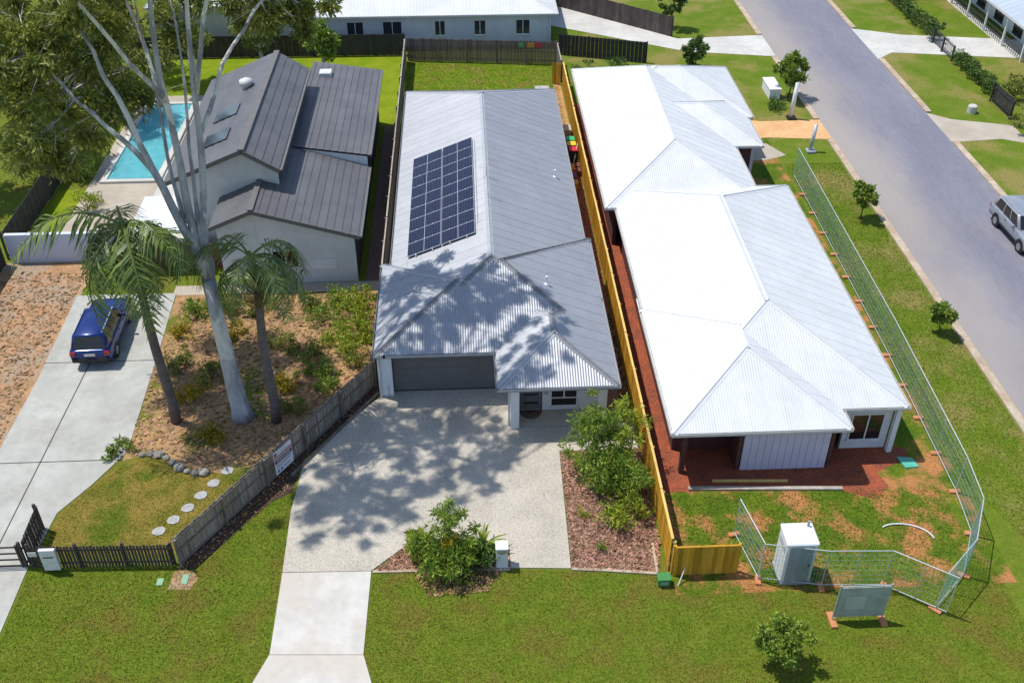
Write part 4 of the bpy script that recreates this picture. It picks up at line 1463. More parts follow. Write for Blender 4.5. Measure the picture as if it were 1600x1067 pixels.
# gum tree: skeleton laid out in space, crown clumps on its twigs
gum = thing('gum_tree', 'tall pale-barked gum tree with forked limbs in the neighbour garden', 'tree', (-10.6, 36.1, 0))
tr = MB()
trunk = [(-10.6, 36.1, -0.1), (-10.65, 36.1, 0.5), (-10.75, 36.15, 2.5), (-10.85, 36.25, 5.0), (-10.95, 36.4, 7.4)]
tr.tube(trunk, [0.60, 0.42, 0.35, 0.31, 0.29], 14)
fork = trunk[-1]
limbs = [
    [fork, (-11.6, 36.6, 9.8), (-12.4, 37.0, 12.2), (-13.3, 37.6, 15.0), (-14.2, 38.0, 17.4)],
    [fork, (-11.3, 36.8, 10.2), (-11.35, 37.2, 13.2), (-11.5, 37.6, 16.5), (-11.3, 38.0, 20.0), (-11.6, 38.2, 22.6)],
    [(-10.92, 36.35, 7.0), (-10.8, 36.9, 10.0), (-10.4, 37.4, 13.6), (-10.2, 37.9, 17.5), (-9.9, 38.4, 21.8)],
    [(-10.4, 37.4, 13.4), (-9.6, 39.5, 15.4), (-8.6, 42.0, 16.6), (-7.9, 44.2, 17.2)],
    [(-12.4, 37.0, 12.1), (-13.9, 37.4, 13.8), (-15.3, 37.8, 15.4), (-16.4, 38.2, 16.4)],
    [(-11.35, 37.2, 13.0), (-12.0, 38.4, 15.4), (-12.9, 39.8, 18.0), (-13.4, 40.8, 20.4)],
    [(-10.3, 37.6, 15.0), (-9.4, 37.0, 18.0), (-8.6, 36.6, 20.4), (-8.0, 36.4, 22.5)],
    [(-11.4, 37.4, 14.8), (-12.4, 36.0, 17.6), (-13.2, 35.0, 20.0), (-13.8, 34.4, 22.0)],
    [(-10.95, 36.5, 8.6), (-11.0, 37.4, 11.6), (-10.9, 38.4, 15.0), (-11.1, 39.4, 18.6)],
    [(-11.5, 36.6, 9.6), (-11.9, 37.6, 12.6), (-12.1, 38.6, 15.6), (-12.6, 39.6, 18.6)],
    [(-12.0, 36.9, 11.2), (-13.2, 38.2, 13.0), (-14.6, 39.8, 14.4), (-16.0, 41.2, 15.2)],
]
lr = [(0.22, 0.06), (0.20, 0.05), (0.20, 0.05), (0.10, 0.04), (0.12, 0.04), (0.11, 0.04), (0.11, 0.03), (0.10, 0.03), (0.10, 0.03), (0.09, 0.03), (0.09, 0.03)]
nodes = []
for pts, (r0, r1) in zip(limbs, lr):
    n = len(pts)
    # smooth the path
    sm = []
    for i in range(n - 1):
        for k in range(3):
            sm.append(Vector(pts[i]).lerp(Vector(pts[i + 1]), k / 3) + Vector((random.gauss(0, 0.05), random.gauss(0, 0.05), 0)) * (1 if k else 0))
    sm.append(Vector(pts[-1]))
    tr.tube(sm, [r0 + (r1 - r0) * i / (len(sm) - 1) for i in range(len(sm))], 9)
    nodes += sm[len(sm) // 2:]
# crown clumps: over the shadow patches on drive and roof (sun height and direction give where in the air they hang)
shade = [(-6.6, 30.3), (-6.0, 31.6), (-5.5, 33.2), (-4.6, 34.3), (-3.6, 32.8), (-4.7, 31.2), (-3.0, 31.2), (-2.0, 32.9), (-1.0, 34.2), (-0.4, 33.0), (0.6, 35.2), (1.6, 33.9),
         (-3.6, 30.0), (-4.6, 29.0), (-5.6, 30.4), (-6.6, 29.4), (-2.6, 35.3), (-4.0, 35.6), (-1.8, 34.9), (0.2, 31.6), (-1.2, 31.0), (0.9, 32.4),
         (-2.3, 41.4), (-3.0, 39.6), (-2.2, 38.6), (-0.9, 39.9), (0.2, 40.9), (0.9, 39.4), (-0.8, 37.9), (2.6, 39.0), (3.2, 37.8), (2.2, 36.6), (-0.4, 38.6), (1.0, 40.2), (-3.3, 42.4), (2.4, 35.4), (-1.3, 41.2), (-2.8, 37.6)]
C, Rr = [], []
shade = [(a + random.gauss(0, 0.7), b + random.gauss(0, 0.6)) for (a, b) in shade for _ in range(8)]
for (sx, sy) in shade:
    zt = HR(sx, sy) if HR(sx, sy) > 0 else 0.0
    z = random.uniform(20.0, 24.5)
    C.append((sx - 0.40 * (z - zt) + random.gauss(0, 0.2), sy + 0.19 * (z - zt) + random.gauss(0, 0.2), z))
    Rr.append(random.uniform(0.22, 0.50))
CA = len(C)
# hanging clumps lower on the limbs
for (x, y, z, r, k) in ((-8.0, 44.6, 16.2, 1.5, 6), (-7.4, 44.2, 14.9, 1.1, 4), (-9.6, 45.0, 15.8, 1.3, 4), (-6.6, 45.2, 16.2, 0.9, 2), (-13.4, 38.2, 17.6, 1.4, 4), (-15.6, 38.2, 16.6, 1.3, 5),
                        (-16.8, 38.6, 17.4, 1.3, 4), (-14.6, 39.2, 18.8, 1.3, 3), (-17.3, 38.4, 15.8, 1.1, 3), (-12.6, 38.6, 19.4, 1.2, 2), (-15.0, 38.0, 14.6, 0.8, 2)):
    for q in range(k):
        C.append((x + random.gauss(0, r * 0.5), y + random.gauss(0, r * 0.5), z + random.gauss(0, r * 0.45)))
        Rr.append(r * random.uniform(0.45, 0.75))
for k in range(66):
    d = Vector((random.gauss(0, 1), random.gauss(0, 1), random.gauss(0, 1))).normalized() * random.uniform(0.45, 1.0)
    if d.z < -0.15 and d.x > 0.15:
        continue
    C.append((-16.0 + d.x * 4.3, 41.0 + d.y * 4.2, 13.9 + d.z * 4.2))
    Rr.append(random.uniform(0.8, 1.25))
for c in C:
    b = min(nodes, key=lambda p: (p - Vector(c)).length + 0.6 * max(0, p.z - c[2]))
    tw = limb(tr, b, Vector(c), 0.045, 0.012, 0.14, 5, 5)
    for q in range(2):
        e_ = Vector(c) + Vector((random.gauss(0, 0.6), random.gauss(0, 0.6), random.gauss(0, 0.4)))
        limb(tr, tw[3], e_, 0.018, 0.006, 0.12, 3, 4)
tr.build('trunk', 'bark_white', gum, smooth=True)
P, D = leaf_points(C[:CA], Rr[:CA], 105, 0.15, 0.7)
P2, D2 = leaf_points(C[CA:], Rr[CA:], 430, 0.15, 0.8)
link('crown', leaves_mesh('crown', np.vstack([P, P2]), np.vstack([D, D2]), 0.30, 0.095, 0.8), 'gum_leaf_olive', gum)


def tree(name, label, x, y, h, r, m, bark='bark_grey', n=9000, Ln=0.28, W=0.10, clumps=40, trunk_r=0.18, crown_lo=0.35, group=None, zscale=1.0, cat='tree'):
    root = thing(name, label, cat, (x, y, 0), group)
    t = MB()
    top = Vector((x + random.gauss(0, 0.1) * r, y + random.gauss(0, 0.1) * r, h * 0.8))
    main = limb(t, (x, y, -0.05), top, trunk_r, trunk_r * 0.3, 0.05, 8, 8)
    C, Rr = [], []
    cz = h * (crown_lo + 1) / 2
    hz = h * (1 - crown_lo) / 2
    for k in range(clumps):
        d = Vector((random.gauss(0, 1), random.gauss(0, 1), random.gauss(0, 1))).normalized()
        q = random.uniform(0.45, 0.95)
        c = (x + d.x * r * q, y + d.y * r * q, cz + d.z * hz * q)
        C.append(c)
        Rr.append(r * random.uniform(0.2, 0.36))
    for c in C[:min(clumps, 22)]:
        i = min(range(3, len(main)), key=lambda j: abs(main[j].z - (c[2] - 0.2 * h)))
        limb(t, main[i], c, trunk_r * 0.35, trunk_r * 0.08, 0.15, 5, 5)
    t.build('trunk', bark, root, smooth=True)
    P, D = leaf_points(C, Rr, n // clumps, 0.2, 0.85)
    link('crown', leaves_mesh('crown', P, D, Ln, W, 0.4), m, root)
    return root


# trees behind the pool, upper left
for (x, y, h, r, m, lab) in ((-27.5, 63.0, 8.5, 3.0, 'gum_leaf_olive', 'olive green tree leaning over the dark fence by the pool'),
                             (-31.0, 58.5, 8.0, 2.8, 'gum_leaf', 'grey-green tree beyond the dark fence near the lawn'),
                             (-25.2, 69.5, 9.5, 3.0, 'gum_leaf_olive', 'olive tree standing at the far end of the pool'),
                             (-31.0, 68.5, 10.0, 3.6, 'gum_leaf', 'broad grey-green tree behind the pool trees'),
                             (-20.5, 75.0, 8.5, 2.9, 'gum_leaf_olive', 'olive tree between the pool and the rear fence'),
                             (-27.0, 77.5, 10.0, 3.4, 'gum_leaf', 'tall grey-green tree by the rear fence beyond the pool'),
                             (-35.5, 76.5, 10.0, 4.0, 'gum_leaf_olive', 'wide olive tree in the far yard beyond the pool'),
                             (-15.5, 76.8, 6.8, 2.0, 'gum_leaf', 'small grey-green tree behind the dark-roofed house'),
                             (-10.7, 76.4, 4.2, 1.3, 'tree_leaf', 'small round green tree on the vivid lawn behind the dark-roofed house'),
                             (-33.0, 87.0, 11.0, 4.2, 'gum_leaf', 'large grey-green tree beyond the rear fence line'),
                             (-23.5, 89.0, 9.0, 3.2, 'gum_leaf_olive', 'olive tree beside the far white-roofed house')):
    tree('gum_tree', lab, x, y, h, r, m, 'bark_white', int(2200 * r), 0.34, 0.13, 34, 0.2, 0.25, 'trees around the pool')

# palms
def frond_mesh(L_, seed, dead=False):
    rnd = random.Random(seed)
    n = 34
    V_, F_ = [], []
    up = rnd.uniform(0.75, 1.05)
    drop = rnd.uniform(0.85, 1.15)

    def at(t):
        return Vector((L_ * (t * 0.95 - 0.18 * t * t), 0, L_ * (up * 0.62 * t - drop * 0.85 * t * t)))
    mb = MB()
    mb.tube([at(i / 12) for i in range(13)], [0.045 * (1 - 0.85 * i / 12) for i in range(13)], 5)
    for i in range(n):
        t = 0.16 + 0.82 * i / (n - 1)
        p = at(t)
        d = (at(min(1, t + 0.02)) - at(t - 0.02)).normalized()
        ll = L_ * 0.30 * (sin(pi * (0.12 + 0.80 * t)) ** 0.8) * rnd.uniform(0.6, 1.15)
        for s in (-1, 1):
            o = Vector((0, s, 0)) * 0.8 + d * 0.55 + Vector((0, 0, -0.5 + rnd.uniform(-0.45, 0.45)))
            o.normalize()
            w = d * rnd.uniform(0.028, 0.046)
            k = len(mb.v)
            mid = p + o * ll * 0.5 + Vector((0, 0, 0.04))
            tip = p + o * ll + Vector((0, 0, -0.22 * ll))
            mb.v += [tuple(p - w * 0.4), tuple(p + w * 0.4), tuple(mid + w), tuple(mid - w), tuple(tip)]
            mb.f += [(k, k + 1, k + 2, k + 3), (k + 3, k + 2, k + 4)]
    return mb.mesh('frond')


FR = [frond_mesh(3.5, i) for i in range(4)]
FD = frond_mesh(3.2, 9)


def palm(label, base, hub, nf, sc, seed):
    rnd = random.Random(seed)
    root = thing('palm_tree', label, 'palm tree', base)
    b, h = Vector(base), Vector(hub)
    pts = [b.lerp(h, i / 9) + Vector((0.06 * sin(i), 0.05 * cos(i * 1.3), 0)) for i in range(10)]
    MB().tube(pts, [0.24 - 0.010 * i for i in range(10)], 10).build('trunk', 'bark_grey', root, smooth=True)
    MB().tube([h - Vector((0, 0, 0.1)), h + Vector((0, 0, 0.5)), h + Vector((0, 0, 0.95))], [0.16, 0.17, 0.06], 10).build('crownshaft', 'palm_shaft', root, smooth=True)
    for k in range(nf):
        a = 2 * pi * k / nf + rnd.uniform(-0.25, 0.25)
        tilt = rnd.uniform(-0.25, 0.95)
        m = Matrix.Translation(h + Vector((0, 0, 0.7))) @ Matrix.Rotation(a, 4, 'Z') @ Matrix.Rotation(tilt, 4, 'Y') @ Matrix.Scale(sc * rnd.uniform(0.85, 1.1), 4)
        link('frond', FR[k % 4], 'palm_leaf', root, m)
    for k in range(3):
        m = Matrix.Translation(h + Vector((0, 0, 0.45))) @ Matrix.Rotation(rnd.uniform(0, 6.28), 4, 'Z') @ Matrix.Rotation(rnd.uniform(1.0, 1.3), 4, 'Y') @ Matrix.Scale(sc * 0.75, 4)
        link('frond', FD, 'dry_frond', root, m)['label'] = 'brown dry frond hanging down'


palm('tall palm with arching green fronds beside the neighbour driveway', (-13.6, 35.9, 0), (-13.75, 36.1, 9.5), 14, 1.42, 3)
palm('slim palm with drooping fronds in the mulch garden near the pale gum', (-9.05, 35.7, 0), (-8.95, 35.95, 8.0), 11, 1.15, 5)

# garden beds of the left neighbour
gl = [(-6.2, 44.6, 1.0, 1.0, 'shrub_lime', 'vivid lime shrub by the corner of the house walk'), (-5.6, 42.8, 0.8, 0.8, 'shrub_lime', 'lime green low shrub against the boundary fence'),
      (-7.6, 43.5, 0.9, 0.8, 'shrub_leaf', 'green shrub in the middle of the mulch garden'), (-6.2, 40.8, 0.8, 0.8, 'shrub_lime', 'lime shrub further along the boundary fence'),
      (-7.4, 39.2, 0.6, 0.7, 'tree_leaf', 'olive groundcover shrub near the slanting fence'), (-9.0, 38.0, 0.6, 0.7, 'yellow_leaf', 'yellowish dry shrub in the mulch garden'),
      (-12.6, 39.0, 0.7, 0.8, 'gum_leaf_olive', 'dry olive shrub behind the tall palm'), (-14.4, 40.2, 0.6, 0.7, 'gum_leaf_olive', 'low olive shrub along the driveway edge'),
      (-12.2, 42.5, 0.6, 0.8, 'yellow_leaf', 'yellow-brown shrub under the gum tree'), (-9.4, 41.2, 0.5, 0.7, 'gum_leaf_olive', 'small olive shrub among the dry mulch'),
      (-14.2, 44.5, 1.1, 0.7, 'shrub_leaf', 'bright green shrub at the top of the driveway'), (-15.6, 34.0, 0.45, 0.6, 'tree_leaf', 'low green shrub at the driveway bend'),
      (-23.2, 56.0, 1.1, 0.9, 'shrub_lime', 'lime shrub on the lawn behind the pale wall'), (-24.5, 60.0, 1.4, 0.9, 'shrub_leaf', 'green shrub in the corner by the pool'),
      (-8.4, 36.6, 0.5, 0.6, 'gum_leaf_olive', 'dull olive shrub between gum and slanting fence'), (-11.8, 34.6, 0.4, 0.6, 'yellow_leaf', 'straw-coloured low plant at the foot of the gum tree')]
gl += [(-5.6, 45.3, 0.7, 0.7, 'shrub_lime', 'lime groundcover at the end of the house walk'), (-7.0, 45.2, 0.8, 0.8, 'shrub_leaf', 'green mound beside the pale walk'),
       (-5.5, 41.8, 0.5, 0.7, 'shrub_lime', 'flat lime groundcover at the fence'), (-6.8, 42.0, 0.6, 0.9, 'shrub_lime', 'wide lime mound in the dry mulch'),
       (-5.7, 39.9, 0.6, 0.7, 'gum_leaf_olive', 'olive mound where the fence bends'), (-8.6, 44.9, 0.6, 0.7, 'gum_leaf_olive', 'olive mound under the pale front wall'),
       (-8.1, 40.6, 0.6, 0.8, 'gum_leaf_olive', 'olive spreading shrub amid dry litter'), (-6.9, 37.9, 0.5, 0.6, 'shrub_leaf', 'green low shrub behind the danger sign fence'),
       (-13.0, 44.8, 0.8, 0.9, 'yellow_leaf', 'golden shrub near the driveway top'), (-11.0, 44.6, 0.6, 0.8, 'gum_leaf_olive', 'drab olive shrub under the house window'),
       (-13.4, 37.6, 0.5, 0.7, 'yellow_leaf', 'golden groundcover behind the tall palm trunk'), (-14.6, 42.6, 0.5, 0.6, 'yellow_leaf', 'straw-coloured tuft along the concrete edge')]
for (x, y, h, r, m, lab) in gl:
    shrub('garden_shrub', lab, 'shrub', x, y, h, r, m, int(1100 * r), 0.18, 0.06, 4, 12, group='shrubs in the neighbour garden')
chips('leaf_litter', [(-15.4, 33.9), (-11.8, 33.0), (-8.9, 33.0), (-4.9, 39.2), (-4.9, 46.0), (-15.4, 46.0)], 5000, 'leaf_litter', (0.22, 0.10), 0.0)
chips('leaf_litter', [(-25.5, 30), (-21.2, 30), (-21.2, 49), (-25.5, 49)], 2500, 'leaf_litter', (0.2, 0.10), 0.0)
for k, (x, y) in enumerate(((-12.85, 29.2), (-12.4, 29.8), (-11.95, 30.45), (-11.55, 31.15), (-11.15, 31.85), (-10.7, 32.6))):
    a = random.uniform(-0.2, 0.2)
    mb = MB().prism([(x + 0.27 * cos(a + q * pi / 4) * (0.9 + 0.15 * (q % 3)), y + 0.25 * sin(a + q * pi / 4)) for q in range(8)], 0.0, 0.04)
    o = mb.build('stepping_stone', 'paver')
    tag(o, 'pale stepping stone in the curved row across the dry lawn', 'stepping stone', 'stepping stones across the dry lawn')
def rock_mesh(seed):
    rnd = random.Random(seed)
    bm = bmesh.new()
    bmesh.ops.create_icosphere(bm, subdivisions=2, radius=1.0)
    for v in bm.verts:
        v.co *= 0.8 + 0.35 * rnd.random()
        v.co.z *= 0.6
    me = bpy.data.meshes.new('rock')
    bm.to_mesh(me)
    bm.free()
    return me


RM = [rock_mesh(i) for i in range(3)]
for k in range(9):
    t = k / 8
    x, y = -14.6 + t * 2.9, 33.75 - t * 1.2 + 0.25 * sin(t * 6)
    o = link('border_rock', RM[k % 3], 'rock', None, Matrix.Translation((x, y, 0.06)) @ Matrix.Rotation(k, 4, 'Z') @ Matrix.Scale(0.16 + 0.05 * (k % 3), 4))
    tag(o, 'grey rock in the border between dry lawn and mulch garden', 'rock', 'border rocks of the mulch garden')

# ================================================================ WHITE-ROOFED HOUSE ON THE BUILDING SITE
nh = thing('house', 'unfinished house with bright white hip roof beyond the yellow pine fence', 'house', (13, 32, 0))
NR = [(8.2, 18.35, 32.3, 52.0), (7.65, 16.5, 49.9, 70.0), (8.1, 15.5, 31.05, 40.0), (9.0, 18.25, 57.2, 64.0), (8.6, 18.6, 61.4, 69.9)]
nroof, NH = build_roof(nh, NR, 23.5, 2.7, 'roof_white', 'roof_white', 'gutter_white', amp=0.006, lap=0.006)


def nwall(x0, x1, y0, y1, m='wall_shade_plum', z1=2.55, z0=-0.02, name='wall'):
    return MB().box(x0, x1, y0, y1, z0, z1).build(name, m, nh)


nwall(8.6, 8.8, 33.0, 49.6)
nwall(8.15, 8.35, 50.35, 69.5)
nwall(8.81, 11.1, 33.0, 33.2)
nwall(15.05, 15.2, 31.6, 33.4)
nwall(11.1, 11.25, 31.6, 33.2)
nwall(15.21, 16.0, 33.2, 33.4)
nwall(16.0, 18.0, 32.75, 32.95, 'wall_white', 2.55)
nwall(17.8, 18.0, 32.96, 51.6, 'wall_pale')
nwall(16.1, 16.3, 51.7, 57.5, 'wall_shade_plum')
nwall(16.31, 17.99, 51.4, 51.6, 'wall_pale')
nwall(17.7, 17.9, 57.6, 61.6, 'wall_pale')
nwall(18.0, 18.2, 61.8, 69.5, 'wall_pale')
nwall(16.31, 17.69, 57.6, 57.8, 'wall_shade_plum')
nwall(8.36, 17.99, 69.3, 69.5, 'wall_pale')
gw = nwall(11.3, 15.0, 31.60, 31.64, 'garage_white', 2.4, 0.02, 'garage_door')
for k in range(12):
    x = 11.32 + k * 0.306
    MB().box(x, x + 0.29, 31.565, 31.597, 0.03, 2.39).build('door_slat', 'garage_white', gw)
window(nh, 16.25, 17.7, 0.5, 2.0, 32.75, -1, mull=(17.0,), mf='frame_white')
for yy in (36, 41, 46):
    window(nh, yy, yy + 1.8, 0.8, 2.1, 18.0, 1, mull=(yy + 0.9,), axis='y')
for yy in (36, 42, 53, 60):
    window(nh, yy, yy + 1.5, 0.9, 2.1, 8.6 if yy < 50 else 8.15, -1, axis='y')
MB().box(18.0, 18.22, 32.4, 32.62, 0, 2.55).build('column', 'wall_white', nh)
MB().box(8.65, 8.87, 31.5, 31.72, 0, 2.55).build('column', 'wall_shade_plum', nh)
MB().box(16.32, 18.3, 51.9, 57.15, 0.0, 0.05).build('courtyard_slab', 'wall_shade_charcoal', nh)

# builder's bits
tag(MB().beam((8.9, 30.55, 0.06), (15.4, 30.25, 0.06), 0.18, 0.08).build('timber_plank', 'timber_cap'), 'long weathered plank lying on the red soil before the white garage door', 'plank')
tag(MB().beam((10.0, 30.95, 0.05), (13.2, 30.8, 0.05), 0.12, 0.07).build('timber_plank', 'pine_cap'), 'short yellow plank lying beside the longer weathered plank', 'plank')
tr_ = MB().prism([(18.35, 32.05), (19.0, 31.95), (19.1, 31.4), (18.5, 31.35)], 0.01, 0.06)
tag(tr_.build('tarpaulin', 'teal'), 'folded teal tarpaulin on the red soil by the white house corner', 'tarpaulin')
hs = MB().tube([(17.2 + 1.0 * cos(a), 27.3 + 0.6 * sin(a) + 0.15 * a, 0.05) for a in [0.2 * k for k in range(14)]], 0.035, 6)
tag(hs.build('white_hose', 'pvc', None, smooth=True), 'curved white hose lying on the site grass near the fence bend', 'hose')

# portable toilet
pt = thing('portable_toilet', 'white portable toilet standing on the rough grass of the building site', 'portable toilet', (12.0, 25.85, 0))
MB().box(11.4, 12.62, 25.28, 26.42, 0.0, 0.14).build('base', 'portaloo_grey', pt, 0.02)
MB().box(11.44, 12.58, 25.33, 26.38, 0.141, 2.1).build('body', 'portaloo', pt, 0.02)
MB().box(11.40, 12.62, 25.29, 26.42, 2.101, 2.24).build('roof', 'portaloo', pt, 0.05)
MB().box(11.56, 12.46, 25.305, 25.326, 0.2, 2.02).build('door', 'portaloo_grey', pt, 0.004)
MB().box(12.34, 12.40, 25.28, 25.304, 1.0, 1.12).build('latch', 'black', pt)
for k in range(4):
    MB().box(11.425, 11.438, 25.5, 26.2, 1.55 + k * 0.08, 1.59 + k * 0.08).build('vent_louvre', 'portaloo_grey', pt)
MB().tube([(12.4, 26.2, 2.2), (12.4, 26.2, 2.5)], 0.05, 8).build('vent_pipe', 'portaloo_grey', pt)

# site sign board on the temporary fence
sb = thing('site_board', 'grey-green shade cloth board with pale patch standing before the mesh fence', 'site board', (13.9, 23.55, 0))
MB().box(12.95, 14.75, 23.52, 23.55, 0.25, 1.85).build('board', 'shadecloth', sb)
MB().box(13.2, 13.95, 23.508, 23.518, 0.7, 1.4).build('poster', 'galv', sb)
for x in (12.92, 14.78):
    MB().tube([(x, 23.56, 0), (x, 23.56, 1.95)], 0.03, 8).build('post', 'galv', sb)
    MB().box(x - 0.12, x + 0.12, 23.2, 23.9, 0.0, 0.1).build('foot', 'orange_block', sb)
for z in (0.25, 1.88):
    MB().tube([(12.92, 23.57, z), (14.78, 23.57, z)], 0.02, 6).build('rail', 'galv', sb)


# temporary mesh fence panels
def mesh_panel_proto(L_):
    t = thing('mesh_fence_panel', 'x', 'mesh fence', (0, 0, 0), 'temporary mesh fence around the building site')
    h = 2.05
    fr = MB()
    fr.tube([(0, 0, 0.1), (0, 0, h)], 0.022, 6).tube([(L_, 0, 0.1), (L_, 0, h)], 0.022, 6).tube([(0, 0, h), (L_, 0, h)], 0.022, 6).tube([(0, 0, 0.18), (L_, 0, 0.18)], 0.020, 6)
    fr.tube([(L_ / 2, 0, 0.18), (L_ / 2, 0, h)], 0.014, 5)
    fr.build('frame', 'galv', t)
    w = MB()
    n = int(L_ / 0.12)
    for k in range(1, n):
        x = L_ * k / n
        w.beam((x, 0, 0.18), (x, 0, h), 0.010, 0.010)
    for k in range(1, 7):
        w.beam((0, 0, 0.18 + k * 0.27), (L_, 0, 0.18 + k * 0.27), 0.007, 0.007)
    o = w.build('wire_mesh', 'mesh_green', t)
    o['kind'] = 'stuff'
    f = MB().box(-0.11, 0.11, -0.24, 0.24, 0.0, 0.11)
    fo = f.build('foot_block', 'orange_block', t, 0.02)
    return t


proto = mesh_panel_proto(2.35)
path = [(10.25, 27.9), (10.65, 25.55), (12.95, 25.1), (15.3, 25.0), (16.9, 23.85), (18.6, 25.4), (19.75, 27.5), (20.05, 29.85), (20.15, 32.2), (20.25, 34.55), (20.35, 36.9), (20.45, 39.25), (20.5, 41.6), (20.55, 43.95),
        (20.6, 46.3), (20.65, 48.65), (20.7, 51.0), (20.75, 53.35), (20.8, 55.7), (20.85, 58.0)]
labs = ['mesh fence panel running back from the low pine fence return', 'mesh fence panel in front of the portable toilet, joined to the pine return', 'mesh fence panel behind the grey-green site board',
        'mesh fence panel at the corner past the site board', 'mesh fence panel turning the rounded corner of the site', 'mesh fence panel at the bend facing the street corner',
        'mesh fence panel just past the rounded bend towards the white house']
first = True
for k, (a, b) in enumerate(zip(path, path[1:])):
    ang = atan2(b[1] - a[1], b[0] - a[0])
    lab = labs[k] if k < len(labs) else 'mesh fence panel in the straight row between the white house and the street trees'
    if first:
        proto.location = (*a, 0)
        proto.rotation_euler = (0, 0, ang)
        proto['label'] = lab
        for ch in proto.children:
            ch.matrix_parent_inverse = Matrix.Identity(4)
        first = False
    else:
        dup(proto, (*a, 0), ang, lab)

# small trees on the verge and around
tree('street_tree', 'small green street tree between mesh fence and road, beyond the rounded bend', 23.7, 41.0, 1.9, 0.75, 'tree_leaf', 'bark_brown', 2600, 0.18, 0.085, 22, 0.05, 0.25, 'young street trees', cat='street tree')
tree('street_tree', 'young street tree on the verge halfway to the dirt driveway', 23.4, 52.6, 2.6, 0.85, 'tree_leaf', 'bark_brown', 2800, 0.18, 0.085, 22, 0.05, 0.25, 'young street trees', cat='street tree')
tree('street_tree', 'leafy street tree beside the road past the orange dirt driveway', 23.8, 70.5, 3.4, 1.35, 'tree_leaf', 'bark_brown', 5200, 0.22, 0.10, 28, 0.07, 0.3, 'young street trees', cat='street tree')
tree('garden_tree', 'rounded small tree behind the white-roofed house near the concrete driveway', 18.0, 76.6, 2.6, 1.05, 'hedge_leaf', 'bark_brown', 4200, 0.2, 0.09, 26, 0.06, 0.1, cat='small tree')
tree('garden_tree', 'narrow dark tree at the end of the brown fence by the far driveway', 17.6, 85.5, 4.6, 1.1, 'hedge_leaf', 'bark_brown', 4200, 0.2, 0.09, 26, 0.07, 0.15, cat='small tree')
tree('garden_tree', 'bright green sapling on the lawn in front of the mesh fence', 10.45, 21.9, 2.3, 1.0, 'tree_leaf', 'bark_brown', 3600, 0.17, 0.075, 28, 0.045, 0.2, cat='small tree')
for (x, y, h, r, lab) in ((9.0, 74.5, 1.6, 1.0, 'dark green shrub behind the white roof near the rear fence'), (11.5, 75.3, 1.3, 1.1, 'spreading green shrub along the charcoal rear fence'),
                          (19.2, 70.2, 1.0, 0.8, 'green shrub at the back corner of the white-roofed house'), (22.4, 68.6, 0.7, 0.7, 'low green shrub beside the dirt driveway')):
    shrub('garden_shrub', lab, 'shrub', x, y, h, r, 'hedge_leaf', int(900 * r), 0.17, 0.07, 4, 12)
pst = thing('service_pole', 'pale wrapped pole standing on the grass beside the dirt driveway', 'pole', (23.0, 66.9, 0))
MB().tube([(23.0, 66.9, 0), (23.15, 67.0, 2.6)], [0.16, 0.14], 10).build('pole', 'pvc', pst, smooth=True)
MB().box(22.75, 23.35, 66.55, 67.15, 0.0, 0.18).build('base', 'black', pst, 0.02)
pst = thing('service_pole', 'grey-white leaning post on the verge on the house side of the dirt driveway', 'pole', (22.9, 61.6, 0))
MB().tube([(22.9, 61.6, 0), (23.1, 61.8, 1.9)], [0.13, 0.12], 10).build('pole', 'galv', pst, smooth=True)
MB().box(22.65, 23.25, 61.3, 61.9, 0.0, 0.16).build('base', 'portaloo_grey', pst, 0.02)
wt = thing('white_skip', 'white covered crate on the grass behind the building site', 'crate', (22.7, 71.2, 0))
MB().box(22.3, 23.1, 70.2, 72.4, 0.0, 0.75).build('crate', 'portaloo', wt, 0.03)
MB().box(22.25, 23.15, 70.15, 72.45, 0.751, 0.83).build('lid', 'portaloo', wt, 0.02)

# ================================================================ DARK-ROOFED HOUSE ON THE LEFT
lh = thing('house', 'two-level house with dark grey ribbed roofs and pale walls beside the pool', 'house', (-10, 47, 0))


def plane_sheets(root, pl, poly, axis, m, sheet_w=0.42, period=0.9, amp=0.0, lap=0.035):
    if pl[0] < 0:                                    # courses step down towards the eave
        pl = (pl[0], pl[1], pl[2] + lap)
        lap = -lap
    lo = min(p[axis] for p in poly)
    hi = max(p[axis] for p in poly)
    k = math.floor(lo / sheet_w)
    while k * sheet_w < hi - 1e-4:
        me = sheet_mesh('tile_course', pl, [poly], axis, k * sheet_w, (k + 1) * sheet_w, period, amp, lap)
        if me:
            link('tile_course', me, m, root)
        k += 1


def xz_wall(x_z, y0, y1, m, name='wall', parent=None):
    n = len(x_z)
    vs = [(x, y0, z) for x, z in x_z] + [(x, y1, z) for x, z in x_z]
    fs = [tuple(range(n)), tuple(range(2 * n - 1, n - 1, -1))] + [(i, n + i, n + (i + 1) % n, (i + 1) % n) for i in range(n)]
    return MB()._add(vs, fs).build(name, m, parent or lh)


# lower roofs (right slope in two heights, left slope short)
lroof = MB()
lroof.poly([(-11.3, 47.05, 4.58), (-5.85, 47.05, 2.93), (-5.85, 55.0, 2.93), (-11.3, 55.0, 4.58)])
lroof.poly([(-10.3, 55.02, 4.30), (-5.85, 55.02, 3.63), (-5.85, 68.0, 3.63), (-10.3, 68.0, 4.30)])
lr_ = lroof.build('roof', 'fascia_dark', lh)
s1 = -0.303
plane_sheets(lr_, (s1, 0, 3.0 - s1 * -5.8), R4(-11.3, -5.8, 46.95, 55.0), 0, 'roof_dark')
s2 = -0.15
plane_sheets(lr_, (s2, 0, 3.72 - s2 * -5.8), R4(-10.3, -5.75, 55.0, 68.0), 0, 'roof_dark')
s3 = 0.42
plane_sheets(lr_, (s3, 0, 4.66 - s3 * -11.3), R4(-13.6, -11.3, 46.95, 50.3), 0, 'roof_dark')
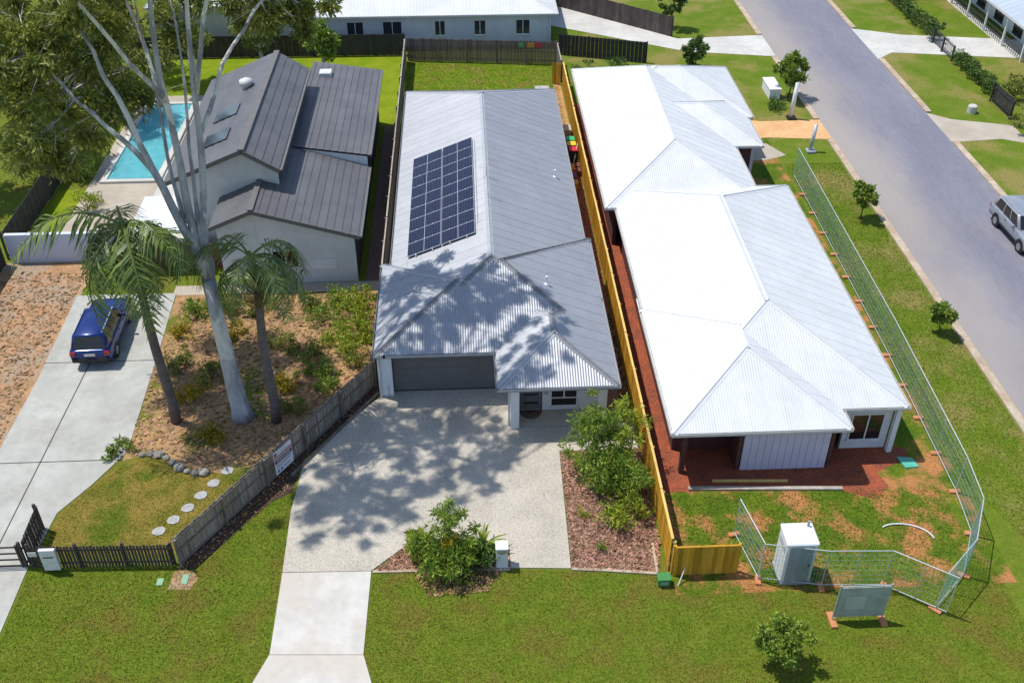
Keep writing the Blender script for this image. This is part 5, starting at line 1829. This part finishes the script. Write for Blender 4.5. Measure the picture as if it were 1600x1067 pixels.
MB().beam((-11.3, 46.93, 4.72), (-11.3, 50.3, 4.72), 0.3, 0.05).build('ridge_cap', 'roof_dark_cap', lr_)
MB().beam((-5.74, 46.95, 2.93), (-5.74, 54.95, 2.93), 0.12, 0.13).build('gutter', 'roof_dark_cap', lr_)
MB().beam((-5.69, 55.05, 3.66), (-5.69, 68.0, 3.66), 0.12, 0.13).build('gutter', 'roof_dark_cap', lr_)
MB().beam((-5.8, 46.93, 2.92), (-11.3, 46.93, 4.58), 0.05, 0.22).build('barge_board', 'roof_dark_cap', lr_)
MB().beam((-13.6, 46.93, 3.61), (-11.3, 46.93, 4.58), 0.05, 0.22).build('barge_board', 'roof_dark_cap', lr_)
xz_wall([(-9.6, 4.10), (-5.9, 3.0), (-5.9, 3.62), (-9.6, 4.18)], 55.04, 55.14, 'wall_white')
MB().box(-6.35, -6.15, 55.15, 67.7, 2.905, 3.55).build('wall', 'wall_shade_charcoal', lh)
# lower walls
xz_wall([(-11.25, -0.02), (-6.15, -0.02), (-6.15, 2.95), (-11.25, 4.45)], 47.25, 47.45, 'wall_pale')
xz_wall([(-13.3, -0.02), (-11.26, -0.02), (-11.26, 4.45), (-13.3, 3.55)], 47.26, 47.44, 'wall_pale')
MB().box(-6.35, -6.15, 47.46, 67.7, -0.02, 2.9).build('wall', 'wall_shade_charcoal', lh)
MB().box(-13.3, -13.1, 47.45, 50.3, -0.02, 3.5).build('wall', 'wall_pale', lh)
MB().box(-10.3, -6.36, 67.5, 67.7, -0.02, 3.3).build('wall', 'wall_pale', lh)
# upper block
uroof = MB()
uroof.poly([(-12.0, 50.0, 6.58), (-10.1, 50.0, 5.38), (-10.1, 64.0, 5.38), (-12.0, 64.0, 6.58)])
uroof.poly([(-16.3, 50.0, 4.78), (-12.0, 50.0, 6.58), (-12.0, 64.0, 6.58), (-16.3, 64.0, 4.78)])
ur = uroof.build('roof', 'fascia_dark', lh)
u1 = -0.63
plane_sheets(ur, (u1, 0, 6.66 - u1 * -11.95), R4(-11.95, -10.05, 49.9, 64.0), 0, 'roof_dark')
u2 = 0.42
plane_sheets(ur, (u2, 0, 6.66 - u2 * -11.95), R4(-16.4, -11.95, 49.9, 64.0), 0, 'roof_dark')
MB().beam((-11.95, 49.85, 6.70), (-11.95, 64.0, 6.70), 0.34, 0.05).build('ridge_cap', 'roof_dark_cap', ur)
MB().beam((-9.98, 49.9, 5.42), (-9.98, 64.0, 5.42), 0.12, 0.13).build('gutter', 'roof_dark_cap', ur)
MB().beam((-10.05, 49.86, 5.38), (-11.95, 49.86, 6.58), 0.05, 0.24).build('barge_board', 'roof_dark_cap', ur)
MB().beam((-16.4, 49.86, 4.72), (-11.95, 49.86, 6.58), 0.05, 0.24).build('barge_board', 'roof_dark_cap', ur)
xz_wall([(-16.0, 2.0), (-10.3, 2.0), (-10.3, 5.3), (-11.95, 6.35), (-16.0, 4.68)], 50.35, 50.55, 'wall_pale')
MB().box(-10.5, -10.3, 50.56, 63.7, 2.0, 5.3).build('wall', 'wall_shade_charcoal', lh)  # wall standing in shadow; that darkness is painted into its colour
MB().box(-16.0, -15.8, 50.56, 63.7, -0.02, 4.6).build('wall', 'wall_pale', lh)
MB().box(-16.0, -10.5, 63.5, 63.7, -0.02, 4.6).build('wall', 'wall_pale', lh)
MB().box(-16.0, -13.31, 50.3, 50.34, -0.02, 2.0).build('wall', 'wall_pale', lh)
# skylights and cowl on the left slope, vent on the lower roof
for y in (52.3, 55.6):
    z = lambda x: 6.66 + u2 * (x + 11.95)
    sk = MB()
    sk._add([(-14.6, y, z(-14.6) + 0.1), (-13.2, y, z(-13.2) + 0.1), (-13.2, y + 1.5, z(-13.2) + 0.1), (-14.6, y + 1.5, z(-14.6) + 0.1),
             (-14.6, y, z(-14.6) - 0.1), (-13.2, y, z(-13.2) - 0.1), (-13.2, y + 1.5, z(-13.2) - 0.1), (-14.6, y + 1.5, z(-14.6) - 0.1)],
            [(0, 1, 2, 3), (0, 4, 5, 1), (1, 5, 6, 2), (2, 6, 7, 3), (3, 7, 4, 0)])
    sk.build('skylight', 'glass_blue', ur)
MB().lathe([(0.3, 5.7), (0.3, 6.3), (0.42, 6.35), (0.42, 6.6), (0.1, 6.75)], 12, (-13.2, 59.5)).build('roof_cowl', 'gutter_white', ur, smooth=True)
MB().box(-9.7, -8.9, 65.6, 66.4, 4.05, 4.5).build('roof_vent', 'gutter_white', lr_, 0.03)
MB().box(-8.6, -7.2, 47.20, 47.248, 0.9, 1.5).build('meter_box', 'frame_white', lh)
window(lh, -10.6, -9.2, 1.0, 2.1, 47.25, -1, mull=(-9.9,))
# patio roof and low brick wall by the pool
po = thing('patio_roof', 'flat white patio roof on posts between dark-roofed house and pool', 'patio roof', (-16.5, 50, 0))
MB().box(-18.4, -15.0, 48.7, 50.25, 2.5, 2.62).build('roof', 'roof_white', po)
MB().box(-18.4, -16.1, 50.26, 52.6, 2.5, 2.62).build('roof', 'roof_white', po)
for (x, y) in ((-18.3, 48.8), (-15.1, 48.8), (-18.3, 52.5)):
    MB().box(x - 0.06, x + 0.06, y - 0.06, y + 0.06, 0, 2.5).build('post', 'frame_white', po)
tag(MB().box(-18.2, -13.4, 49.0, 49.2, 0, 1.5).build('brick_wall', 'tub_brown'), 'brown wall under the edge of the white patio roof', 'wall')
tag(MB().box(-25.7, -19.2, 50.0, 50.25, 0, 1.8).build('rendered_wall', 'wall_shade_blue', None, 0.01), 'white rendered wall, its shade painted pale blue-grey, beyond the dry mulch left of the driveway', 'wall')  # white wall; the blue of its shaded face is put into the colour

# swimming pool: coping, basin, water
pl = thing('swimming_pool', 'turquoise swimming pool beside the dark-roofed house', 'swimming pool', (-21.5, 65, 0))
PX0, PX1, PY0, PY1 = -23.0, -19.9, 59.6, 71.2
cp = MB()
for (a, b, c, d) in ((PX0 - 0.35, PX1 + 0.35, PY0 - 0.35, PY0), (PX0 - 0.35, PX1 + 0.35, PY1, PY1 + 0.35), (PX0 - 0.35, PX0, PY0, PY1), (PX1, PX1 + 0.35, PY0, PY1)):
    cp = MB().box(a, b, c, d, 0.0, 0.16)
    cp.build('coping', 'concrete_pale', pl)
MB().box(PX0, PX1, PY0, PY1, 0.012, 0.03).build('basin_floor', 'pool_tile', pl)
MB().poly([(PX0, PY0, 0.12), (PX1, PY0, 0.12), (PX1, PY1, 0.12), (PX0, PY1, 0.12)]).build('water', 'pool_water', pl)

# fences of the neighbours
def board_fence(label, p, q, h, m, w=0.3, every=2.4, group=None):
    return paling_fence('panel_fence', label, p, q, h, w, m, gap=0.006, th=0.03, post_m=m, post_every=every, rails=(0.3, h - 0.25), limit=300, hvar=0.0, group=group)


board_fence('charcoal fence beside the lawn and pool beyond the pale wall', (-25.9, 50.4), (-25.9, 62.5), 1.8, 'fence_charcoal')
board_fence('charcoal fence along the dry mulch strip left of the driveway', (-26.0, 33.0), (-26.0, 49.9), 1.8, 'fence_charcoal')
board_fence('charcoal rear fence behind the vivid lawn of the dark-roofed house', (-32.0, 80.6), (-4.8, 80.3), 1.75, 'fence_charcoal')
board_fence('charcoal rear fence behind the white-roofed house', (7.6, 79.8), (14.3, 77.7), 1.7, 'fence_charcoal')
board_fence('long brown fence on the far side of the pale concrete driveway', (8.0, 91.8), (17.3, 83.4), 1.7, 'fence_brownish')
paling_fence('picket_fence', 'dark brown picket fence along the grass verge of the left neighbour', (-17.3, 27.5), (-11.85, 27.35), 1.2, 0.09, 'picket_dark', gap=0.035, rails=(0.25, 0.95), post_m='picket_dark', post_every=1.9, hvar=0.01)
paling_fence('picket_fence', 'short dark picket return beside the neighbour driveway gate', (-17.45, 27.6), (-17.5, 29.6), 1.35, 0.09, 'picket_dark', gap=0.02, rails=(0.25, 1.0), post_m='picket_dark', post_every=2.0, hvar=0.01)
wb = thing('letterbox', 'white letterbox panel on the dark picket fence', 'letterbox', (-16.4, 27.3, 0))
MB().box(-16.72, -16.12, 27.22, 27.36, 0.15, 1.25).build('panel', 'frame_white', wb, 0.01)
MB().box(-16.62, -16.22, 27.205, 27.218, 0.85, 0.9).build('slot', 'black', wb)
tag(MB().box(-17.25, -16.92, 27.40, 27.42, 0.75, 0.98).build('house_plaque', 'gutter_white'), 'small pale plaque on the dark picket fence next to the white letterbox', 'plaque')
ga = thing('driveway_gate', 'dark slatted sliding gate across the neighbour driveway', 'gate', (-19.5, 27.6, 0))
for z in (0.08, 0.42, 0.76, 1.1):
    MB().beam((-21.4, 27.6, z), (-17.7, 27.6, z), 0.03, 0.07).build('bar', 'picket_dark', ga)
for x in (-21.4, -19.55, -17.7):
    MB().box(x - 0.04, x + 0.04, 27.56, 27.64, 0.03, 1.2).build('upright', 'picket_dark', ga)

# ================================================================ HOUSES BEHIND AND ACROSS
bh = thing('house', 'long white-roofed house with blue-white walls behind the rear fence', 'house', (-2, 82, 0))
broof, BHH = build_roof(bh, [(-12.4, 7.55, 81.7, 97.0)], 16, 2.7, 'roof_white', 'roof_white', 'gutter_white')
walls(bh, [(-12.4, 7.55, 81.7, 97.0)], 0.45, 2.7, 'wall_shade_blue')
for (x0, x1, z0) in ((-9.5, -8.1, 0.4), (-6.6, -5.0, 0.4), (-2.4, -1.5, 0.9), (0.8, 1.8, 0.9), (4.2, 5.4, 0.9)):
    window(bh, x0, x1, z0, 2.15, 82.15, -1, mull=((x0 + x1) / 2,), mf='frame_white', mg='glass_blue')
MB().tube([(7.0, 82.05, 2.5), (7.0, 82.05, 0.05)], 0.05, 8).build('downpipe', 'gutter_white', bh)
ch = thing('house', 'pale-roofed house far behind the gum tree limbs', 'house', (-19, 86, 0))
build_roof(ch, [(-26.0, -13.6, 84.6, 98.0)], 18, 2.7, 'roof_white', 'roof_white', 'gutter_white')
walls(ch, [(-26.0, -13.6, 84.6, 98.0)], 0.45, 2.7, 'wall_pale')
window(ch, -18.0, -16.4, 0.8, 2.1, 85.05, -1)
ah = thing('house', 'blue-grey roofed house with veranda across the road', 'house', (45, 85, 0))
build_roof(ah, [(43.7, 58.0, 72.0, 100.0)], 20, 2.7, 'roof_blue', 'roof_blue', 'gutter_white')
for (y0, y1) in ((72.5, 99.5),):
    MB().box(46.0, 46.2, y0, y1, -0.02, 2.55).build('wall', 'wall_white', ah)
for y in (73, 76.5, 80, 83.5, 87, 90.5, 94):
    MB().box(44.0, 44.14, y, y + 0.14, 0, 2.6).build('veranda_post', 'frame_white', ah)
for y in (77.4, 80.8, 84.4, 88):
    window(ah, y, y + 1.6, 0.3, 2.1, 46.0, -1, mull=(y + 0.8,), axis='y', mf='frame_dark')
    MB().box(44.05, 44.09, y - 0.7, y + 2.4, 0.85, 0.93).build('veranda_rail', 'frame_dark', ah)
    for q in range(9):
        MB().box(44.05, 44.08, y - 0.6 + q * 0.36, y - 0.55 + q * 0.36, 0.05, 0.85).build('baluster', 'frame_dark', ah)


def hedge(label, x0, x1, y0, y1, h, m='hedge_leaf', n=2600):
    root = thing('hedge', label, 'hedge', ((x0 + x1) / 2, (y0 + y1) / 2, 0))
    C, Rr = [], []
    k = int((y1 - y0) * 3.2)
    for i in range(k):
        for zz in (0.35, 0.75):
            C.append((random.uniform(x0 + 0.2, x1 - 0.2), y0 + (y1 - y0) * (i + random.random()) / k, h * zz + random.gauss(0, 0.06)))
            Rr.append(random.uniform(0.35, 0.55) * h * 0.6)
    P, D = leaf_points(C, Rr, max(6, n // len(C)))
    P[:, 2] = np.maximum(P[:, 2], 0.04)
    link('foliage', leaves_mesh('foliage', P, D, 0.2, 0.09, 0.2), m, root)
    st = MB()
    for i in range(0, len(C), 3):
        limb(st, (C[i][0], C[i][1], 0), C[i], 0.03, 0.01, 0.1, 3, 5)
    st.build('stems', 'bark_brown', root)


hedge('long clipped dark green hedge across the road beyond the pale driveway', 38.4, 39.5, 82.8, 96.0, 1.4, n=4200)
hedge('dark green hedge across the road between pale driveway and tan driveway', 38.4, 39.5, 69.6, 76.6, 1.3, n=2800)
shrub('round_bush', 'olive round bush across the road beside the tan driveway', 'shrub', 38.9, 64.2, 1.8, 1.1, 'gum_leaf_olive', 1800, 0.2, 0.09, 5, 18)
shrub('round_bush', 'yellow-green bush behind the black panel across the road', 'shrub', 40.6, 70.2, 1.6, 1.3, 'gum_leaf_olive', 1800, 0.2, 0.09, 5, 18)
shrub('round_bush', 'dark bush at the end of the long hedge across the road', 'shrub', 38.9, 81.6, 1.8, 0.8, 'hedge_leaf', 1300, 0.2, 0.09, 5, 14)
board_fence('black panel fence across the road beside the tan driveway', (38.6, 66.0), (38.6, 69.2), 1.4, 'fence_charcoal', 0.4)
paling_fence('bar_gate', 'dark bar gate across the pale driveway over the road', (38.8, 77.0), (38.8, 81.0), 1.2, 0.04, 'frame_dark', gap=0.14, rails=(0.2, 1.05), post_m='frame_dark', post_every=2.0, kind_cat='gate', post_w=0.14)
tag(MB().lathe([(0.32, 0.0), (0.32, 0.5), (0.25, 0.56)], 14, (36.3, 67.3)).build('water_meter_cover', 'concrete_pale'), 'pale round cover on the verge across the road', 'cover')
board_fence('black fence behind the lawn of the house across the road', (39.5, 91.8), (44.0, 91.8), 1.5, 'fence_charcoal', 0.4)


# ================================================================ CARS
def car(label, paint, loc, rz, tail='lamp_red', L_=4.9, Wd=1.92, H=1.75, suv=True):
    c = thing('parked_car', label, 'car', (0, 0, 0))
    # side profile (y forward, z up), lofted across the width with tumblehome
    hw = Wd / 2
    prof = [(-L_ / 2, 0.42), (-L_ / 2 - 0.02, 0.75), (-L_ / 2 + 0.05, 1.05), (-0.35 * L_, 1.07), (0.18 * L_, 1.06), (0.40 * L_, 0.98), (0.485 * L_, 0.86), (0.5 * L_, 0.62), (0.49 * L_, 0.40)]
    mb = MB()
    secs = [(-hw, 0.97, 0.06), (-hw * 0.96, 0.985, 0.0), (-hw * 0.6, 1.0, -0.03), (0, 1.005, -0.04), (hw * 0.6, 1.0, -0.03), (hw * 0.96, 0.985, 0.0), (hw, 0.97, 0.06)]
    n = len(prof)
    for (x, s, dz) in secs:
        for (y, z) in prof:
            zz = z - (max(0, dz) if z > 0.7 else 0) + (0.02 if abs(x) < 0.1 and z > 0.9 else 0)
            mb.v.append((x, y * s, zz))
    for a in range(len(secs) - 1):
        for b in range(n - 1):
            mb.f.append((a * n + b, a * n + b + 1, (a + 1) * n + b + 1, (a + 1) * n + b))
        mb.f.append((a * n + n - 1, a * n, (a + 1) * n, (a + 1) * n + n - 1))
    mb.f.append(tuple(range(n - 1, -1, -1)))
    mb.f.append(tuple((len(secs) - 1) * n + k for k in range(n)))
    mb.build('body', paint, c, 0.03, True)
    # cabin
    y0, y1 = (-L_ / 2 + 0.10, 0.20 * L_) if suv else (-0.12 * L_, 0.20 * L_)
    r0, r1 = (y0 + 0.30, y1 - 0.75)
    wb, wt = hw * 0.93, hw * 0.76
    zb, zt = 1.04, H
    cab = MB()._add([(-wb, y0, zb), (wb, y0, zb), (wb, y1, zb), (-wb, y1, zb), (-wt, r0, zt), (wt, r0, zt), (wt, r1, zt), (-wt, r1, zt)],
                    [(0, 3, 2, 1), (4, 5, 6, 7), (0, 1, 5, 4), (1, 2, 6, 5), (2, 3, 7, 6), (3, 0, 4, 7)])
    cb = cab.build('cabin', paint, c, 0.05, True)

    def lerp4(q, u, v):
        a = Vector(q[0]).lerp(Vector(q[1]), u)
        b = Vector(q[3]).lerp(Vector(q[2]), u)
        return a.lerp(b, v)

    def glass(q, u0, u1, v0, v1, name, m='glass'):
        pts = [lerp4(q, u0, v0), lerp4(q, u1, v0), lerp4(q, u1, v1), lerp4(q, u0, v1)]
        nn = (pts[1] - pts[0]).cross(pts[3] - pts[0]).normalized()
        ctr = sum(pts, Vector()) / 4
        if nn.dot(ctr - Vector((0, (y0 + y1) / 2, 1.3))) < 0:
            nn = -nn
        a = [p + nn * 0.012 for p in pts]
        b = [p - nn * 0.02 for p in pts]
        MB()._add(a + b, [(0, 1, 2, 3), (7, 6, 5, 4), (0, 4, 5, 1), (1, 5, 6, 2), (2, 6, 7, 3), (3, 7, 4, 0)]).build(name, m, c)
    v = [Vector(p) for p in ((-wb, y0, zb), (wb, y0, zb), (wb, y1, zb), (-wb, y1, zb), (-wt, r0, zt), (wt, r0, zt), (wt, r1, zt), (-wt, r1, zt))]
    glass([v[0], v[1], v[5], v[4]], 0.08, 0.92, 0.10, 0.88, 'rear_window')
    glass([v[2], v[3], v[7], v[6]], 0.06, 0.94, 0.08, 0.90, 'windscreen')
    for q in ([v[1], v[2], v[6], v[5]], [v[3], v[0], v[4], v[7]]):
        f = q is not None
        glass(q, 0.08, 0.36, 0.12, 0.86, 'side_window')
        glass(q, 0.39, 0.64, 0.12, 0.86, 'side_window')
        glass(q, 0.67, 0.93, 0.12, 0.86, 'side_window')
    for s in (-1, 1):
        MB().box(s * hw * 0.70 - 0.02, s * hw * 0.70 + 0.02, r0 + 0.1, r1 - 0.05, zt + 0.01, zt + 0.06).build('roof_rail', 'steel', c)
        MB().box(min(s * hw * 0.72, s * hw * 0.97), max(s * hw * 0.72, s * hw * 0.97), -L_ / 2 - 0.035, -L_ / 2 + 0.06, 0.78, 1.0).build('tail_light', tail, c, 0.015)
        MB().box(min(s * hw * 0.62, s * hw * 0.94), max(s * hw * 0.62, s * hw * 0.94), L_ / 2 - 0.16, L_ / 2 - 0.01, 0.70, 0.86).build('headlight', 'lamp_clear', c, 0.02)
        MB().box(min(s * hw * 0.98, s * hw * 1.16), max(s * hw * 0.98, s * hw * 1.16), y1 - 0.55, y1 - 0.40, 1.05, 1.2).build('wing_mirror', paint, c, 0.02)
        for yy in (-0.16 * L_, 0.02 * L_, 0.19 * L_):
            MB().box(s * hw * 0.99 - 0.008, s * hw * 0.99 + 0.008, yy - 0.008, yy + 0.008, 0.5, 1.0).build('door_gap', 'black', c)
        for yy in (-0.10 * L_, 0.07 * L_):
            MB().box(min(s * hw * 0.98, s * hw * 1.02), max(s * hw * 0.98, s * hw * 1.02), yy - 0.1, yy + 0.06, 0.92, 0.96).build('door_handle', 'black', c)
        MB().box(s * hw * 0.97 - 0.03, s * hw * 0.97 + 0.03, -0.22 * L_, 0.22 * L_, 0.40, 0.52).build('sill_trim', 'black', c)
        for yy in (-0.30 * L_, 0.31 * L_):
            MB().tube([(s * (hw - 0.2), yy, 0.40), (s * (hw + 0.004), yy, 0.40)], 0.43, 20).build('wheel_arch', 'black', c)
            w = MB()
            ww = MB().tube([(s * (hw - 0.24), yy, 0.36), (s * (hw + 0.015), yy, 0.36)], 0.36, 20).build('wheel', 'tyre', c, 0.02)
            MB().tube([(s * (hw + 0.005), yy, 0.36), (s * (hw + 0.025), yy, 0.36)], 0.22, 16).build('rim', 'rim', ww)
    MB().box(-hw * 0.93, hw * 0.93, -L_ / 2 - 0.09, -L_ / 2 + 0.1, 0.42, 0.66).build('bumper', 'black', c, 0.04)
    MB().box(-hw * 0.93, hw * 0.93, L_ / 2 - 0.1, L_ / 2 + 0.06, 0.38, 0.62).build('bumper', 'black', c, 0.04)
    MB().box(-0.26, 0.26, -L_ / 2 - 0.05, -L_ / 2 - 0.03, 0.78, 0.90).build('number_plate', 'plate', c)
    MB().box(-hw * 0.85, hw * 0.85, -0.42 * L_, 0.42 * L_, 0.25, 0.45).build('underbody', 'black', c)
    for ch_ in c.children:
        ch_.matrix_parent_inverse = Matrix.Identity(4)
    c.location = loc
    c.rotation_euler = (0, 0, rz)
    return c


car('dark blue four-wheel drive parked on the neighbour concrete driveway, tail towards the street', 'car_blue', (-18.5, 42.5, 0.03), 0.03)
car('silver-grey car parked along the far kerb of the road', 'car_silver', (32.05, 50.0, 0.012), pi + 0.02, H=1.7)

# ================================================================ GRASS
CROSS = [(-9.2, 18.0), (-2.6, 18.0), (-3.86, 21.7), (-4.2, 22.87), (-4.1, 26.8), (-7.66, 26.8), (-7.62, 23.03), (-7.99, 21.9)]


def front_in(p):
    k = ~in_poly(p, CROSS) & ~in_poly(p, DRIVE) & ~in_poly(p, BEDR) & ~in_poly(p, BEDC) & ~in_poly(p, BEDL) & ~in_poly(p, DL)
    x, y = p[:, 0], p[:, 1]
    top = np.where(x < -7.65, np.where(x < -11.7, 27.3, 27.2 + 1.5 * (x + 11.7)), np.where(x < 7.2, 26.6 - 0.045 * np.maximum(x, 0) * 1.6, 25.8))
    top = np.minimum(top, 31.0)
    return k & (y < top) & (x > -17.4)


grass('grass', front_in, (-17.4, 20.0, 20.6, 31.0), 560, 'blade', 0.028)
grass('grass', lambda p: (p[:, 0] > -4.5) & (p[:, 0] < 7.0) & (p[:, 1] < 78.6 - 0.1 * (p[:, 0] + 4.5)), (-4.5, 7.0, 66.3, 79.0), 300, 'blade_back', 0.045)

grass('grass', lambda p: (p[:, 0] > 20.7 + 0.35 * np.maximum(0, 30.5 - p[:, 1])) & (p[:, 0] < 24.5), (20.6, 24.5, 24.0, 60.0), 240, 'blade', 0.05)
grass('grass', lambda p: (p[:, 1] < 30.2) & (p[:, 0] > 7.6) & (p[:, 0] < 19.5), (7.6, 19.5, 25.9, 30.2), 130, 'blade', 0.08)
grass('grass', lambda p: in_poly(p, [(-17.1, 28.1), (-11.4, 28.1), (-9.2, 32.0), (-11.8, 32.4), (-14.2, 33.6), (-15.3, 33.1), (-16.3, 31.8), (-17.1, 30.4)]), (-17.2, -9, 28, 34), 260, 'blade_dry', 0.035)
